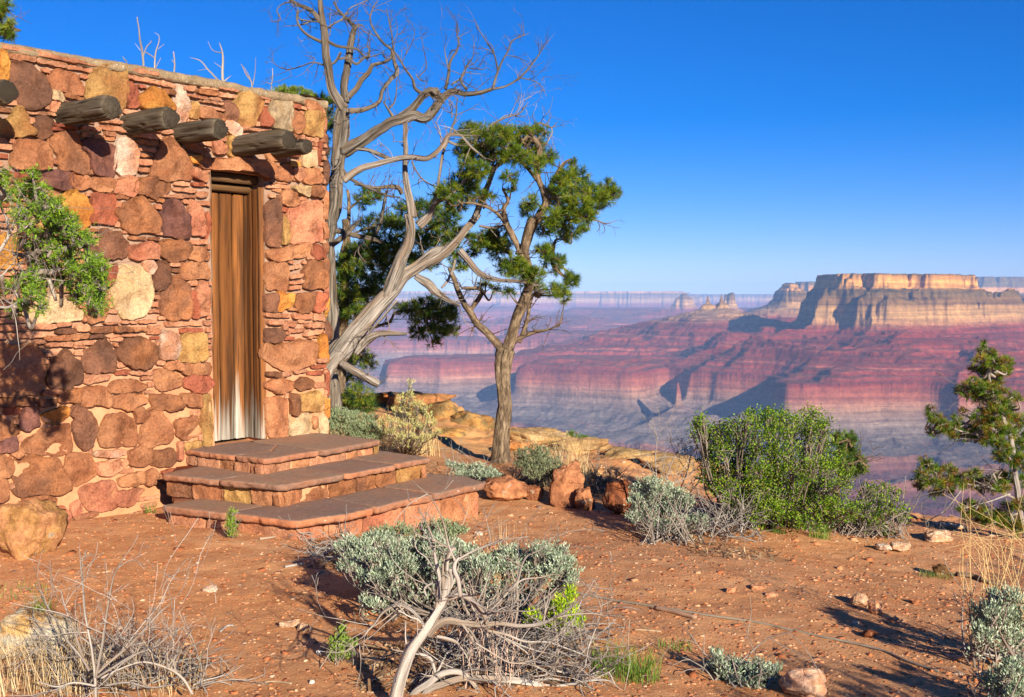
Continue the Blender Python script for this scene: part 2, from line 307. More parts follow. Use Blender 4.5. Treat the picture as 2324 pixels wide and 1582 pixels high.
STONES = '''1
y 0,130 70,160 105,240 105,380 100,515 -20,515
d 110,310 250,290 430,340 600,500 660,680 630,800 550,900 400,910 270,860 250,780 160,560 95,450
o 660,420 790,395 960,440 1060,540 1110,640 1100,725 960,695 690,655 665,520
w 670,670 800,670 830,760 810,800 670,780
p 680,820 800,820 800,930 680,930
g 1280,360 1500,320 1640,350 1675,430 1670,780 1640,900 1590,980 1490,990 1400,800 1140,760 1180,560 1230,420
r 1690,560 1730,570 1810,640 1840,760 1820,860 1690,890
y 1850,740 1990,640 2130,650 2180,760 2290,860 2300,930 2150,900 1900,900
g 0,1040 170,1060 200,940 250,880 330,920 360,1020 350,1100 440,1180 430,1240 330,1265 150,1265 -40,1240
d 455,1015 560,1030 600,1010 690,1080 690,1180 650,1300 420,1260 480,1150
s 370,925 800,960 790,1010 390,975
o 250,1340 480,1320 640,1370 685,1480 690,1680 500,1680 200,1690 140,1640 170,1500
b 670,1270 850,1215 1000,1220 1050,1280 1060,1380 1150,1430 1190,1560 1150,1740 980,1720 800,1700 780,1500 680,1370
v 1120,1360 1210,1310 1380,1370 1480,1380 1530,1450 1530,1650 1490,1780 1270,1785 1230,1700 1190,1530 1110,1440
k 1550,1300 1700,1300 1790,1380 1830,1500 1810,1650 1770,1760 1650,1780 1530,1720 1540,1500
s 50,60 690,180 660,240 50,120
s 90,150 480,225 470,295 110,240
s 490,235 900,300 890,370 490,300
s 680,190 1300,320 1290,360 670,250
s 910,320 1235,380 1220,430 890,380
s 1690,345 2110,430 2090,480 1690,400
s 1690,450 2150,545 2140,600 1690,510
s 2110,440 2290,480 2290,530 2110,490
s 2150,550 2330,590 2320,640 2150,610
s 1340,1030 1430,1040 1440,1095 1330,1088
s 1450,1055 1690,1065 1680,1115 1460,1095
s 1340,1105 1700,1170 1730,1235 1370,1180
r 700,1095 1040,1150 1050,1185 700,1135
r 690,1150 870,1165 860,1190 680,1195
s 1390,1200 1540,1215 1540,1270 1400,1255
2
k 200,420 260,420 330,520 400,640 400,780 330,920 240,965 200,900 180,620 190,500
g 415,640 480,640 525,720 525,840 400,840
o 540,710 640,730 780,790 840,850 830,900 700,850 540,850
d 880,640 960,650 1010,760 1010,890 900,880 855,850 865,720
g 1060,530 1250,530 1300,590 1375,640 1370,720 1300,820 1230,965 1080,950 1010,800 1020,620
r 1370,720 1450,720 1480,800 1480,950 1330,940 1340,800
e 1520,580 1730,610 1740,760 1730,1000 1690,1030 1500,960 1470,800 1490,650
o 1750,760 1840,800 1890,900 1880,1040 1800,1050 1730,960
o 1940,610 2060,650 2120,740 2110,770 1950,740
g 1950,770 2110,770 2160,820 2130,1090 2000,1080 1870,1050 1900,900
k 850,900 950,900 1030,980 1060,1060 990,1080 870,1000
o 60,1130 140,1120 240,1230 330,1330 410,1440 440,1560 400,1670 150,1670 -110,1640 -110,1560 -60,1400 0,1300
b 360,1170 430,1150 590,1290 580,1320 450,1310 350,1290 340,1200
p 700,1120 790,1150 880,1240 860,1310 740,1320
g 910,1110 1050,1130 1090,1180 1090,1320 1000,1360 910,1350
r 1110,1310 1190,1310 1210,1370 1110,1380
o 1420,1290 1610,1290 1650,1340 1640,1420 1480,1400 1420,1330
w 1890,1330 2000,1280 2070,1300 2070,1490 1900,1480
r 2085,1180 2125,1180 2125,1440 2080,1470
y 1730,1430 1810,1440 1830,1500 1720,1490
y 405,1360 530,1360 530,1460 420,1440
o 1590,1490 1700,1480 1740,1560 1750,1640 1660,1680 1570,1650
p 1760,1510 1870,1510 1920,1600 1860,1660 1770,1620
o 1900,1530 2080,1510 2150,1600 2140,1700 2000,1715 1900,1690
p 440,1500 600,1560 620,1640 620,1680 450,1640
s 1920,1100 2090,1110 2090,1165 1960,1160
s 2000,1175 2110,1180 2100,1220 2010,1215
s 2020,1230 2100,1240 2100,1290 2040,1270
s 310,430 480,440 460,510 320,480
s 350,530 650,570 640,610 360,570
s 540,435 760,470 750,495 530,450
b 510,465 750,500 750,560 520,520
s 760,500 1040,560 1040,605 770,570
s 790,440 1060,480 1040,515 780,470
s 660,575 830,590 825,630 665,610
s 545,610 860,650 850,685 550,640
s 600,680 850,745 840,775 620,705
s 30,350 180,400 175,450 30,420
b 45,470 180,500 180,550 60,540
s 60,990 340,1020 340,1065 50,1060
s 160,1080 330,1100 320,1140 170,1120
s 1320,560 1480,600 1480,625 1330,585
s 1310,530 1500,560 1500,582 1320,550
s 1720,590 1930,620 1925,650 1730,625
r 1755,660 1840,680 1840,735 1755,720
s 1850,690 1940,720 1930,750 1850,725
3
v 520,200 720,160 900,170 960,230 950,380 820,370 640,340 510,300
o 970,180 1150,190 1215,250 1215,340 1100,370 970,350
o 1240,250 1400,225 1500,260 1490,400 1350,405 1240,370
p 1560,240 1800,230 1810,330 1760,460 1640,450 1520,420
b 1840,230 2050,230 2220,290 2240,400 2140,490 2000,480 1790,420 1810,300
y 900,420 1030,405 1140,520 1190,700 1190,850 1040,910 900,850 820,640 810,510
r 1230,430 1500,460 1530,600 1550,750 1510,840 1380,830 1200,820
b 1800,480 1900,490 2020,640 2130,800 2110,950 1950,960 1750,960 1620,880 1540,690 1680,580
r 190,175 400,190 420,300 180,290
d 1340,920 1600,970 1690,1090 1710,1200 1650,1280 1450,1320 1350,1250 1330,1100
p 1740,1130 2000,1090 2060,1100 2110,1200 2080,1300 1850,1300 1730,1290
y 0,980 230,980 290,1150 270,1320 100,1430 -60,1400
v 1120,1170 1220,1140 1340,1200 1300,1270 1120,1280
p 390,980 620,970 620,1100 400,1080
o 640,430 770,440 760,560 650,560
o 420,820 600,800 620,930 450,940
w 1600,1400 1880,1390 1990,1520 2040,1720 1990,1880 1900,2040 1800,2080 1630,2070 1550,1960 1460,1740 1540,1560
r 1440,1400 1540,1380 1530,1500 1480,1600 1430,1650
k 1910,1340 1990,1330 2060,1400 2030,1480 1990,1490 1900,1400
d 2090,1330 2180,1350 2235,1450 2230,1640 2130,1700 2060,1700 2030,1530 2080,1440
p 320,1200 600,1180 640,1330 450,1400 330,1360
o 700,1120 1000,1180 980,1340 720,1330
4
v 130,350 200,350 310,430 330,500 390,600 380,830 300,860 190,830 60,810 20,530 60,440
p 390,360 480,380 540,480 540,560 590,700 590,820 410,810 400,560
r 610,500 650,600 665,680 640,860 605,850
b 20,885 300,890 390,920 400,1010 340,1120 200,1160 100,1140 10,1060
o 415,970 600,970 640,1050 630,1130 500,1150 380,1120
o 300,1170 610,1180 640,1260 630,1390 400,1390 280,1380
b 140,1365 250,1375 370,1490 410,1700 400,1890 130,1920 10,1800 0,1580
p 530,1430 620,1450 640,1600 640,1850 530,1910 510,1740 500,1560
r 410,1560 490,1560 500,1740 515,1900 450,1900 410,1800
d 1395,430 1540,330 1590,300 1590,960 1405,940
o 1620,270 1690,220 1800,300 1840,400 1740,430 1620,400
w 1750,170 2000,165 1990,240 1950,300 1820,250
b 2010,170 2110,180 2150,250 2110,310 2000,290
p 1840,440 1860,390 2080,370 2170,410 2180,640 2210,720 2180,880 2090,890 1900,920 1740,920 1715,760 1725,470
g 1640,600 1700,660 1710,900 1625,950 1625,700
o 1395,1010 1560,990 1900,910 2000,930 2000,1080 1850,1110 1580,1160 1450,1110
r 2020,960 2080,930 2190,1030 2180,1100 2080,1120 2010,1080
o 1395,1180 1690,1170 1690,1500 1640,1540 1420,1530
b 1960,1160 2210,1160 2210,1400 2190,1510 1930,1520 1880,1480 1930,1400 1910,1280
s 1400,150 1720,155 1710,205 1400,190
s 1480,112 1700,120 1700,140 1480,135
s 1710,1230 1880,1195 1880,1240 1710,1280
s 1710,1340 1900,1320 1890,1370 1720,1395
s 1710,1430 1890,1405 1890,1450 1710,1470
s 1700,1490 1870,1475 1870,1520 1710,1540
s 200,110 400,120 400,165 200,155
r 450,120 570,120 570,170 450,165
s 190,185 490,200 480,255 200,240
s 485,240 640,250 635,320 480,310
s 50,275 460,290 460,330 50,320
s 585,140 650,155 650,175 580,170
s 390,880 640,870 640,940 400,940
5
w 380,280 600,200 700,190 800,240 1000,350 1100,430 1080,510 900,545 500,570 400,500 300,430
o 1130,410 1270,180 1350,180 1390,350 1380,530 1200,565 1160,520
o 20,890 250,860 480,870 560,960 590,1150 560,1400 510,1510 200,1530 -40,1550 -40,950
d 830,950 920,960 1050,1100 1100,1250 1080,1330 900,1430 700,1420 640,1350 680,1100
d 1370,760 1440,830 1530,980 1530,1180 1490,1220 1380,1190 1290,1230 1130,1200 1120,1000 1150,920 1290,850
b 1600,850 1700,780 1850,760 1980,810 2080,950 2060,1080 1920,1170 1750,1140 1600,1070 1560,930
o 1490,1370 1600,1310 1770,1310 1950,1410 1830,1460 1500,1490 1440,1430
s 1700,1200 2030,1210 2000,1260 1720,1250
s 1120,1250 1470,1250 1430,1320 1180,1370 1110,1350
s 760,560 950,560 945,605 760,620
d 790,640 1000,630 1000,690 770,710
s 1020,600 1190,600 1185,670 1015,675
b 1205,620 1480,615 1490,670 1370,700 1205,695
b 1510,620 1720,615 1730,680 1540,690
o 1760,620 1940,625 1930,670 1790,675
s 1960,600 2150,595 2140,650 1960,660
s 1370,560 1590,560 1590,590 1380,590
s 1610,540 1830,540 1820,575 1610,580
s 1850,530 2080,525 2080,565 1850,575
o 620,740 900,730 910,790 640,800
o 930,710 1150,710 1140,770 960,790
d 1190,725 1350,715 1350,760 1180,770
s 1400,725 1790,705 1790,740 1410,765
s 620,830 965,820 950,880 620,880
s 980,810 1250,800 1240,850 990,860
b 790,1460 1040,1430 1040,1610 800,1600
o 1090,1450 1230,1400 1430,1440 1460,1560 1440,1680 1300,1640 1150,1670 1060,1620
o 1490,1560 1640,1500 1880,1490 1930,1600 1700,1705 1500,1670
6
k 30,510 230,520 235,640 230,800 170,870 30,870 10,760 30,600
g 270,600 380,540 590,540 600,680 640,790 600,880 350,890 250,880
b -90,1330 230,1340 290,1500 150,1540 0,1540 -90,1460
o 0,1010 130,1020 290,1110 280,1220 150,1270 -50,1270 -60,1010
o 80,920 230,900 300,960 280,1010 100,1000
b 320,930 400,920 450,1000 380,1080 310,1050
o 460,920 650,920 670,1000 640,1060 480,1070 450,1000
r 300,1150 400,1090 500,1090 640,1080 710,1160 690,1220 580,1305 450,1300 320,1220
o 310,1330 550,1330 560,1400 550,1510 400,1490 310,1420
g 570,1350 680,1340 690,1600 680,2010 580,1990 565,1700
d 1405,20 1550,0 1555,100 1530,240 1400,220
y 1570,0 1790,0 1740,150 1620,240 1545,235
b 1840,0 2040,0 2000,130 1950,240 1850,240 1800,150
r 2070,0 2210,0 2170,150 2110,240 2020,210
d 1410,460 1550,470 1630,530 1620,620 1550,640 1410,630
o 1400,650 1700,660 1850,620 2060,640 2090,740 2050,930 1900,980 1700,1015 1530,970 1390,850 1375,800
y 2120,560 2190,560 2200,700 2160,820 2110,830
o 1410,1170 1600,1120 1760,1170 1750,1280 1580,1310 1430,1260
b 1800,1180 1900,1100 2040,1170 2000,1230 1850,1280 1780,1230
s 1395,255 1720,275 1720,325 1395,315
s 1760,265 2010,270 2010,345 1770,340
s 2030,270 2180,270 2160,360 2030,360
s 1410,345 1820,370 1810,450 1420,410
s 1920,395 2170,385 2170,455 1930,460
s 1710,470 1920,465 1900,510 1740,525
s 1930,510 2150,480 2130,530 1910,575
b 1430,1040 1590,1040 1590,1110 1430,1095
s 1610,1040 1750,1020 1750,1080 1610,1100
s 1760,1020 1950,1000 1950,1040 1790,1075
g 1860,1340 2080,1300 2200,1380 2210,1520 2100,1560 1850,1550
b 1710,1330 1840,1330 1840,1570 1730,1610
o 1410,1400 1600,1370 1680,1450 1690,1880 1430,1880
7
b 0,200 60,260 230,380 240,430 230,470 100,480 -60,560 -60,180
v 0,600 120,490 190,480 230,560 190,650 80,690 -40,660
o 230,600 300,690 230,760 150,700
v 290,190 400,80 510,130 510,330 370,400 250,370
y 590,180 870,80 920,180 750,280 640,290 570,260
o 330,530 600,380 900,310 950,420 960,680 720,715 350,700 310,600
d 950,110 1060,70 1150,150 1270,260 1280,400 1240,590 1120,640 1040,570 970,400 1000,250 940,220
o 1440,190 1620,170 1780,300 1800,480 1770,590 1500,610 1350,600 1310,480 1350,320
o 1760,130 1860,100 1960,190 1880,290 1800,290
o 1990,120 2130,150 2230,320 2250,530 1980,630 1840,570 1870,360
k 1250,680 1640,650 1650,720 1540,735 1270,750
b 210,760 480,750 760,780 850,980 930,1170 780,1230 280,1270 200,1240 190,900
o 0,720 120,720 170,870 150,1000 -40,1030
o 900,730 1050,710 1200,740 1270,870 1240,1020 1140,1080 980,1130 870,920
p 1290,830 1660,770 1690,850 1480,970 1300,1000
o 1720,670 1850,620 1980,660 1980,790 1850,870 1710,850
b 2010,690 2250,640 2320,700 2300,830 2190,880 2010,840
p 1080,1150 1480,1050 1530,1200 1510,1450 1200,1470 1110,1400 1060,1240
o 1560,1040 1880,930 1910,1100 1620,1150
o 1930,960 2050,900 2110,1000 2050,1110 1925,1110
p 1540,1200 1850,1170 1920,1180 1700,1400 1540,1380
o 270,1290 600,1280 760,1300 740,1390 650,1430 400,1400
p 650,1450 850,1420 920,1540 900,1700 650,1700
p 940,1400 1060,1330 1090,1460 960,1540
o 0,1050 100,1060 100,1280 -40,1330
b 530,0 740,0 740,60 560,95
b -40,-30 480,-20 420,60 -40,105
8
o 210,110 380,60 550,90 550,260 370,330 230,310
p 230,390 300,370 300,590 240,610
g 320,380 500,370 555,430 365,520
w 1720,30 2000,10 2000,250 1900,300 1720,290
o 2020,50 2085,50 2080,170 2020,180
w 2100,20 2160,10 2200,100 2190,310 2110,310'''

def resample(poly, n):
    q = np.concatenate([poly, poly[:1]]); L = np.concatenate([[0], np.cumsum(np.linalg.norm(np.diff(q, axis=0), axis=1))])
    s = np.linspace(0, L[-1], n, endpoint=False)
    return np.stack([np.interp(s, L, q[:, i]) for i in (0, 1)], 1)
def chaikin(p, k=1, w=0.22):
    for _ in range(k):
        q = np.roll(p, -1, 0); p = np.stack([p * (1 - w) + q * w, p * w + q * (1 - w)], 1).reshape(-1, 2)
    return p
def shrink(p, d):
    c = p.mean(0); r = np.linalg.norm(p - c, axis=1, keepdims=True)
    return c + (p - c) * np.maximum(1 - d / np.maximum(r, 1e-4), 0.2)
def stone(mb, poly, M, key, seed, thick=0.03, npt=None, rough=1.0):
    """a rubble stone: outline in the wall plane, rounded face standing proud of the mortar"""
    poly = np.asarray(poly, float)
    per = np.linalg.norm(np.roll(poly, -1, 0) - poly, axis=1).sum()
    n = npt or int(np.clip(per / 0.018, 12, 44))
    p = resample(chaikin(poly, 1 if key == 's' else 2, 0.08 if key == 's' else 0.11), n)
    c = p.mean(0); size = math.sqrt(max(1e-5, abs(0.5 * np.sum(p[:, 0] * np.roll(p[:, 1], -1) - np.roll(p[:, 0], -1) * p[:, 1]))))
    rng0 = np.random.default_rng(int(seed * 31) % 99999)
    a = fbm(np.stack([p[:, 0] * 22, p[:, 1] * 22, p[:, 0] * 0 + seed], -1), 3, 5)
    p = p + (p - c) / np.maximum(np.linalg.norm(p - c, axis=1, keepdims=True), 1e-4) * (a * 0.020 * min(1, size / 0.1))[:, None] + rng0.normal(0, .0016, p.shape)
    rng = np.random.default_rng(int(seed * 977) % 100000)
    h = thick * rng.uniform(0.75, 1.25)
    tilt = rng.uniform(-0.35, 0.35, 2) * h / max(size, 0.03)
    rings = [(1.0, -0.03), (1.0, h * 0.72), (0.988, h * 0.96), (0.93, h), (0.76, h), (0.58, h), (0.38, h), (0.18, h)]
    fg = rng.normal(0, 1, (4, 2)); fg = fg / np.linalg.norm(fg, axis=1, keepdims=True) * rng.uniform(.14, .42, (4, 1)); fo_ = rng.uniform(0, .008, 4)
    def facet(q): return np.maximum((fo_[None] + (q - c) @ fg.T).min(1), -h * .75) if key != 's' else 0 * q[:, 0]
    V, C, T = [], [], []
    c1, c2 = [lin(x) for x in SC1[key]]
    br = rng.uniform(0.76, 1.10)
    for s, hh in rings:
        q = c + (p - c) * s
        nz = fbm(np.stack([q[:, 0] * 11, q[:, 1] * 11, q[:, 0] * 0 + seed * 1.7], -1), 4, 9)
        z = np.full(len(q), hh)
        if hh > 0: z = z + facet(q) * min(1.0, (1 - s) * 8 + .3) + (nz * 0.022 + 0.012 * np.round(nz * 5) / 5) * rough * min(1, size / 0.12) * min(1.0, (1 - s) * 5 + 0.25) + (q - c) @ tilt
        z = np.maximum(z, -0.03) if hh > 0 else z
        V.append(M(q[:, 0], z, q[:, 1]))
        k = np.clip(fbm(np.stack([q[:, 0] * 7, q[:, 1] * 7, q[:, 0] * 0 + seed * 2.3], -1), 3, 2) * 1.8 + 0.42, 0, 1)[:, None]
        C.append((c1 * (1 - k) + c2 * k) * br); T.append(np.stack([q[:, 0] + seed * 1.37, z + seed * 0.7, q[:, 1]], -1))
    nz = float(fbm(np.array([[c[0] * 11, c[1] * 11, seed * 1.7]]), 4, 9)[0])
    V.append(M(c[:1], np.array([h + facet(c[None])[0] + nz * 0.022 * rough * min(1, size / 0.12)]), c[1:2])); C.append((c1 * 0.55 + c2 * 0.45)[None] * br); T.append(np.array([[c[0] + seed * 1.37, h * 1.2 + seed * 0.7, c[1]]]))
    i = np.arange(len(rings) - 1)[:, None] * n; j = np.arange(n)[None]; j2 = (j + 1) % n
    f = np.stack([i + j, i + j2, i + n + j2, i + n + j], -1).reshape(-1, 4)
    k = len(rings) * n; jj = np.arange(n)
    tri = np.stack([(len(rings) - 1) * n + jj, (len(rings) - 1) * n + (jj + 1) % n, jj * 0 + k], -1)
    mb.add(np.concatenate(V), [f, tri], np.concatenate(C), np.concatenate(T))

def inside(poly, X, Y):
    r = np.zeros(X.shape, bool); n = len(poly)
    for i in range(n):
        x0, y0 = poly[i]; x1, y1 = poly[(i + 1) % n]
        if y0 == y1: continue
        c = ((Y > min(y0, y1)) & (Y <= max(y0, y1))) & (X < (Y - y0) / (y1 - y0) * (x1 - x0) + x0)
        r ^= c
    return r
DOOR_T0, DOOR_T1, DOOR_Z1 = 0.0, 0.465, EYE + 0.86
T_END = 1.05; Z_TOP = EYE + 1.43; Z_BOT = EYE - 1.47; T_BEG = -1.62
res = 0.008
gx = np.arange(T_BEG - 0.05, T_END + 0.02, res); gz_ = np.arange(Z_BOT, Z_TOP, res)
GX, GZ = np.meshgrid(gx, gz_, indexing='ij'); occ = np.zeros(GX.shape, bool)
polys = []; k = 0
for ln in STONES.split('\n'):
    q = ln.split()
    if len(q) == 1: k = int(q[0]); continue
    pl = []
    for s in q[1:]:
        x, y = map(float, s.split(','))
        pl.append(wall_tz(*tile_px(k, x, y), s=0.02))
    polys.append((q[0], np.array(pl)))
for key, pl in polys: occ |= inside(pl, GX, GZ)
from itertools import product
def dil(a, n):
    for _ in range(n):
        b = a.copy(); b[1:] |= a[:-1]; b[:-1] |= a[1:]; b[:, 1:] |= a[:, :-1]; b[:, :-1] |= a[:, 1:]; a = b
    return a
occ |= (GX > DOOR_T0 - 0.012) & (GX < DOOR_T1 + 0.012) & (GZ > SILL - 0.1) & (GZ < DOOR_Z1 + 0.14)
blocked = dil(occ, 1)
M_WALL = rock_mat('wall_stone', dark=(0.42, 0.34, 0.28), light=(1.2, 1.12, 1.0), scale=11, bs=1.0, bd=0.03)
bld = thing('stone_building', W(-0.6, 0, 0.0), 'low rubble stone building with flat parapet roof, projecting beams and weathered plank door', 'building')
st = MB(); Mw = lambda t, s, z: W(t, s, z)
sd_ = 1.0
for key, pl in polys:
    sd_ += 1
    stone(st, shrink(pl, -0.012 if key != 's' else -0.003), Mw, key, sd_, thick=0.020 if key == 's' else 0.034)
# thin ledge stones fill what the big stones leave
rng = np.random.default_rng(5); z = Z_BOT + 0.02
while z < Z_TOP - 0.03:
    hh = rng.uniform(0.022, 0.04) if z > EYE - 0.62 else rng.uniform(0.03, 0.055)
    i0, i1 = int((z - Z_BOT) / res), int((z + hh - Z_BOT) / res)
    t = T_BEG
    while t < T_END - 0.03:
        L = rng.uniform(0.08, 0.30); a = int((t - gx[0]) / res); b = a + 1
        if a >= len(gx) - 2: break
        if blocked[a, i0:i1].mean() > 0.25: t += res; continue
        while b < len(gx) - 1 and gx[b] - t < L and gx[b] < T_END and blocked[b, i0:i1].mean() < 0.25: b += 1
        t1 = gx[b]
        if t1 - t > 0.028 and not (z < EYE - 0.62 and rng.random() < 0.40):
            key = rng.choice(['s', 's', 's', 's', 'o', 'r', 'b']); sd_ += 1
            d = min(hh, 0.05) * 0.12
            pl = np.array([(t, z + rng.uniform(0, d)), (t1, z + rng.uniform(0, d)), (t1 - rng.uniform(0, 0.008), z + hh - rng.uniform(0, d)), (t + rng.uniform(0, 0.008), z + hh - rng.uniform(0, d))])
            col_key = 's' if key in 'sor' else key
            stone(st, pl, Mw, key if t1 - t > 0.06 else 's', sd_, thick=rng.uniform(0.008, 0.026), npt=14, rough=0.5)
        t = t1 + rng.uniform(0.008, 0.016)
    z += hh + rng.uniform(0.008, 0.014)
# lintel stone
lint = MB(); lp = [wall_tz(*tile_px(2, x, y), s=0.05) for x, y in ((545, 1364), (700, 1372), (1240, 1385), (1445, 1406), (1557, 1519), (1533, 1652), (1450, 1680), (1357, 1565), (900, 1545), (555, 1519))]
stone(lint, np.array(lp), lambda t, s, z: W(t, s + 0.02, z), 'o', 401, thick=0.05, npt=54)
part(st, 'wall_stones', M_WALL, bld)
part(lint, 'lintel', M_WALL, bld)
# return face stones round the right-hand corner
rt = MB(); z = SILL - 0.15; Mr = lambda t, s, zz: W(T_END + s, t, zz)
while z < Z_TOP - 0.1:
    hh = rng.uniform(0.1, 0.24); s = -0.46
    while s < 0.0:
        L = rng.uniform(0.14, 0.3); s1 = min(0.012, s + L); sd_ += 1
        if s1 - s > 0.04:
            stone(rt, np.array([(s, z), (s1, z), (s1, z + hh), (s, z + hh)]) + rng.uniform(-0.008, 0.008, (4, 2)), Mr, rng.choice(list('oorbpyd')), sd_, thick=0.035, npt=22)
        s = s1 + 0.015
    z += hh + 0.014
part(rt, 'corner_stones', M_WALL, bld)
# mortar bed with displaced face, door hole, returns, back and roof
mm, mt, mbs = nodes('mortar')
mpos = attr(mt, 'tuv').outputs['Vector']
mf, _ = noise_fac(mt, mpos, 5, 5, 0.6, 0.35, 0.65); mg, mh = noise_fac(mt, mpos, 60, 6, 0.7, 0.3, 0.7)
sx = N(mt, 'ShaderNodeSeparateXYZ'); mt.links.new(mpos, sx.inputs[0])
mr = N(mt, 'ShaderNodeMapRange'); mr.inputs['From Min'].default_value = EYE - 0.75; mr.inputs['From Max'].default_value = EYE + 0.1
mt.links.new(sx.outputs[2], mr.inputs['Value'])
low = mix(mt, mf, tuple(lin((222, 160, 118))), tuple(lin((202, 138, 98)))); hi = mix(mt, mf, tuple(lin((180, 146, 122))), tuple(lin((152, 122, 102))))
mc = mix(mt, mr.outputs[0], low, hi); mc = mix(mt, mg, mix(mt, 1.0, mc, (0.75, 0.74, 0.72), 'MULTIPLY'), mc)
mt.links.new(mc, mbs.inputs['Base Color']); bump(mt, mbs, mh, 0.5, 0.008)
mo = MB()
def sheet(mb, t0, t1, z0, z1, M, step=0.02, amp=0.010, sseed=0):
    nt, nz = max(2, int((t1 - t0) / step) + 1), max(2, int((z1 - z0) / step) + 1)
    A, B = np.meshgrid(np.linspace(t0, t1, nt), np.linspace(z0, z1, nz), indexing='ij')
    d = amp * fbm(np.stack([A * 9, B * 9, A * 0 + sseed], -1), 4, 21)
    v = M(A, d, B).reshape(-1, 3); i = (np.arange(nt - 1)[:, None] * nz + np.arange(nz - 1)[None]).reshape(-1)
    mb.add(v, [np.stack([i, i + nz, i + nz + 1, i + 1], -1)], None, np.stack([A, d, B], -1).reshape(-1, 3))
Mw2 = lambda t, s, z: W(t, s - 0.014 * np.clip((z - EYE + 0.75) / 0.3, 0, 1), z)
sheet(mo, T_BEG - 2.2, DOOR_T0, Z_BOT - 0.3, Z_TOP, Mw2)
sheet(mo, DOOR_T0, DOOR_T1, DOOR_Z1, Z_TOP, Mw2)
sheet(mo, DOOR_T1, T_END, Z_BOT - 0.3, Z_TOP, Mw2)
sheet(mo, -3.2, 0.0, Z_BOT - 0.3, Z_TOP, lambda a, d, b: W(T_END + d, a, b), 0.05)
sheet(mo, -3.2, 0.0, Z_BOT - 0.3, Z_TOP, lambda a, d, b: W(T_BEG - 2.2 - d, a, b), 0.1)
sheet(mo, T_BEG - 2.2, T_END, Z_BOT - 0.3, Z_TOP, lambda a, d, b: W(a, -3.2 - d, b), 0.1)
sheet(mo, -0.30, 0.0, SILL - 0.2, DOOR_Z1, lambda a, d, b: W(DOOR_T0 + d, a, b), 0.03)
sheet(mo, -0.30, 0.0, SILL - 0.2, DOOR_Z1, lambda a, d, b: W(DOOR_T1 - d, a, b), 0.03)
sheet(mo, DOOR_T0, DOOR_T1, -0.3, 0.0, lambda a, d, b: W(a, b, DOOR_Z1 + d), 0.03)
sheet(mo, DOOR_T0, DOOR_T1, -0.3, 0.0, lambda a, d, b: W(a, b, SILL - 0.02 + d), 0.03)
part(mo, 'wall', mm, bld)
rf = MB(); sheet(rf, T_BEG - 2.2, T_END, -3.2, 0.0, lambda a, d, b: W(a, b, Z_TOP - 0.25 + d), 0.08, 0.02)
part(rf, 'roof', mm, bld)
# parapet coping of lichen-grey mortar, rounded and uneven
m_cop = rock_mat('coping_mortar', dark=(0.5, 0.5, 0.48), light=(1.4, 1.45, 1.4), scale=14, bs=0.9, bd=0.02, lichen=(0.62, 0.58, 0.45))
cp = MB()
def coping(mb, M, L0, L1, seed):
    n = int((L1 - L0) / 0.025) + 2; a = np.linspace(L0, L1, n)
    prof = [(-0.30, -0.03), (-0.30, 0.03), (-0.2, 0.055), (-0.05, 0.05), (0.0, 0.04), (0.018, 0.025), (0.022, 0.0), (0.012, -0.02), (-0.02, -0.025)]
    A = np.repeat(a[:, None], len(prof), 1); S = np.array([q[0] for q in prof])[None] + 0 * A; Zp = np.array([q[1] for q in prof])[None] + 0 * A
    nz = fbm(np.stack([A * 14, S * 14 + seed, Zp * 30], -1), 4, 31); nl = fbm(np.stack([A * 2.5, A * 0 + seed, A * 0], -1), 3, 33)
    v = M(A, S + nz * 0.014, Z_TOP + Zp + nz * 0.012 + nl * 0.014)
    k = len(prof); i = (np.arange(n - 1)[:, None] * k + np.arange(k - 1)[None]).reshape(-1)
    mb.add(v.reshape(-1, 3), [np.stack([i, i + k, i + k + 1, i + 1], -1)], lin((150, 128, 100)), np.stack([A, S, Zp], -1).reshape(-1, 3))
coping(cp, lambda a, s, z: W(a, s, z), T_BEG - 2.2, T_END + 0.02, 1)
coping(cp, lambda a, s, z: W(T_END + s, -a, z), 0.0, 3.2, 5)
part(cp, 'parapet_coping', m_cop, bld)
# projecting roof beams (end point in P pixels, radius)
def beam(x, y, s_out, rad, seed, drop=0.0):
    t, z = None, None
    r = ray(x, y); o = J + s_out * WN; kk = np.dot(o[:2], WN[:2]) / np.dot(r[:2], WN[:2]); p = r * kk
    t = np.dot(p[:2] - J[:2], WD[:2]); z = p[2] + EYE
    n = 30; s = np.linspace(-0.15, s_out, n)
    pts = W(np.full(n, t) + 0.0, s, np.full(n, z) + drop * (s_out - s))
    rr = np.full(n, rad) * (1 + 0.04 * n1(s * 9, seed)); rr[-1] *= 0.86; rr[-2] *= 0.97
    b = MB(); tube(b, pts, rr, 56, (1, 1, 1), 0.10, seed, groove=0.16)
    part(b, 'roof_beam', M_BEAM, bld, smooth=False)
beam(254, 243, 0.50, 0.072, 3); beam(388, 268, 0.43, 0.070, 8); beam(501, 292, 0.42, 0.070, 15)
beam(656, 318, 0.55, 0.072, 22); beam(698, 332, 0.36, 0.055, 31); beam(17, 207, 0.45, 0.070, 39)
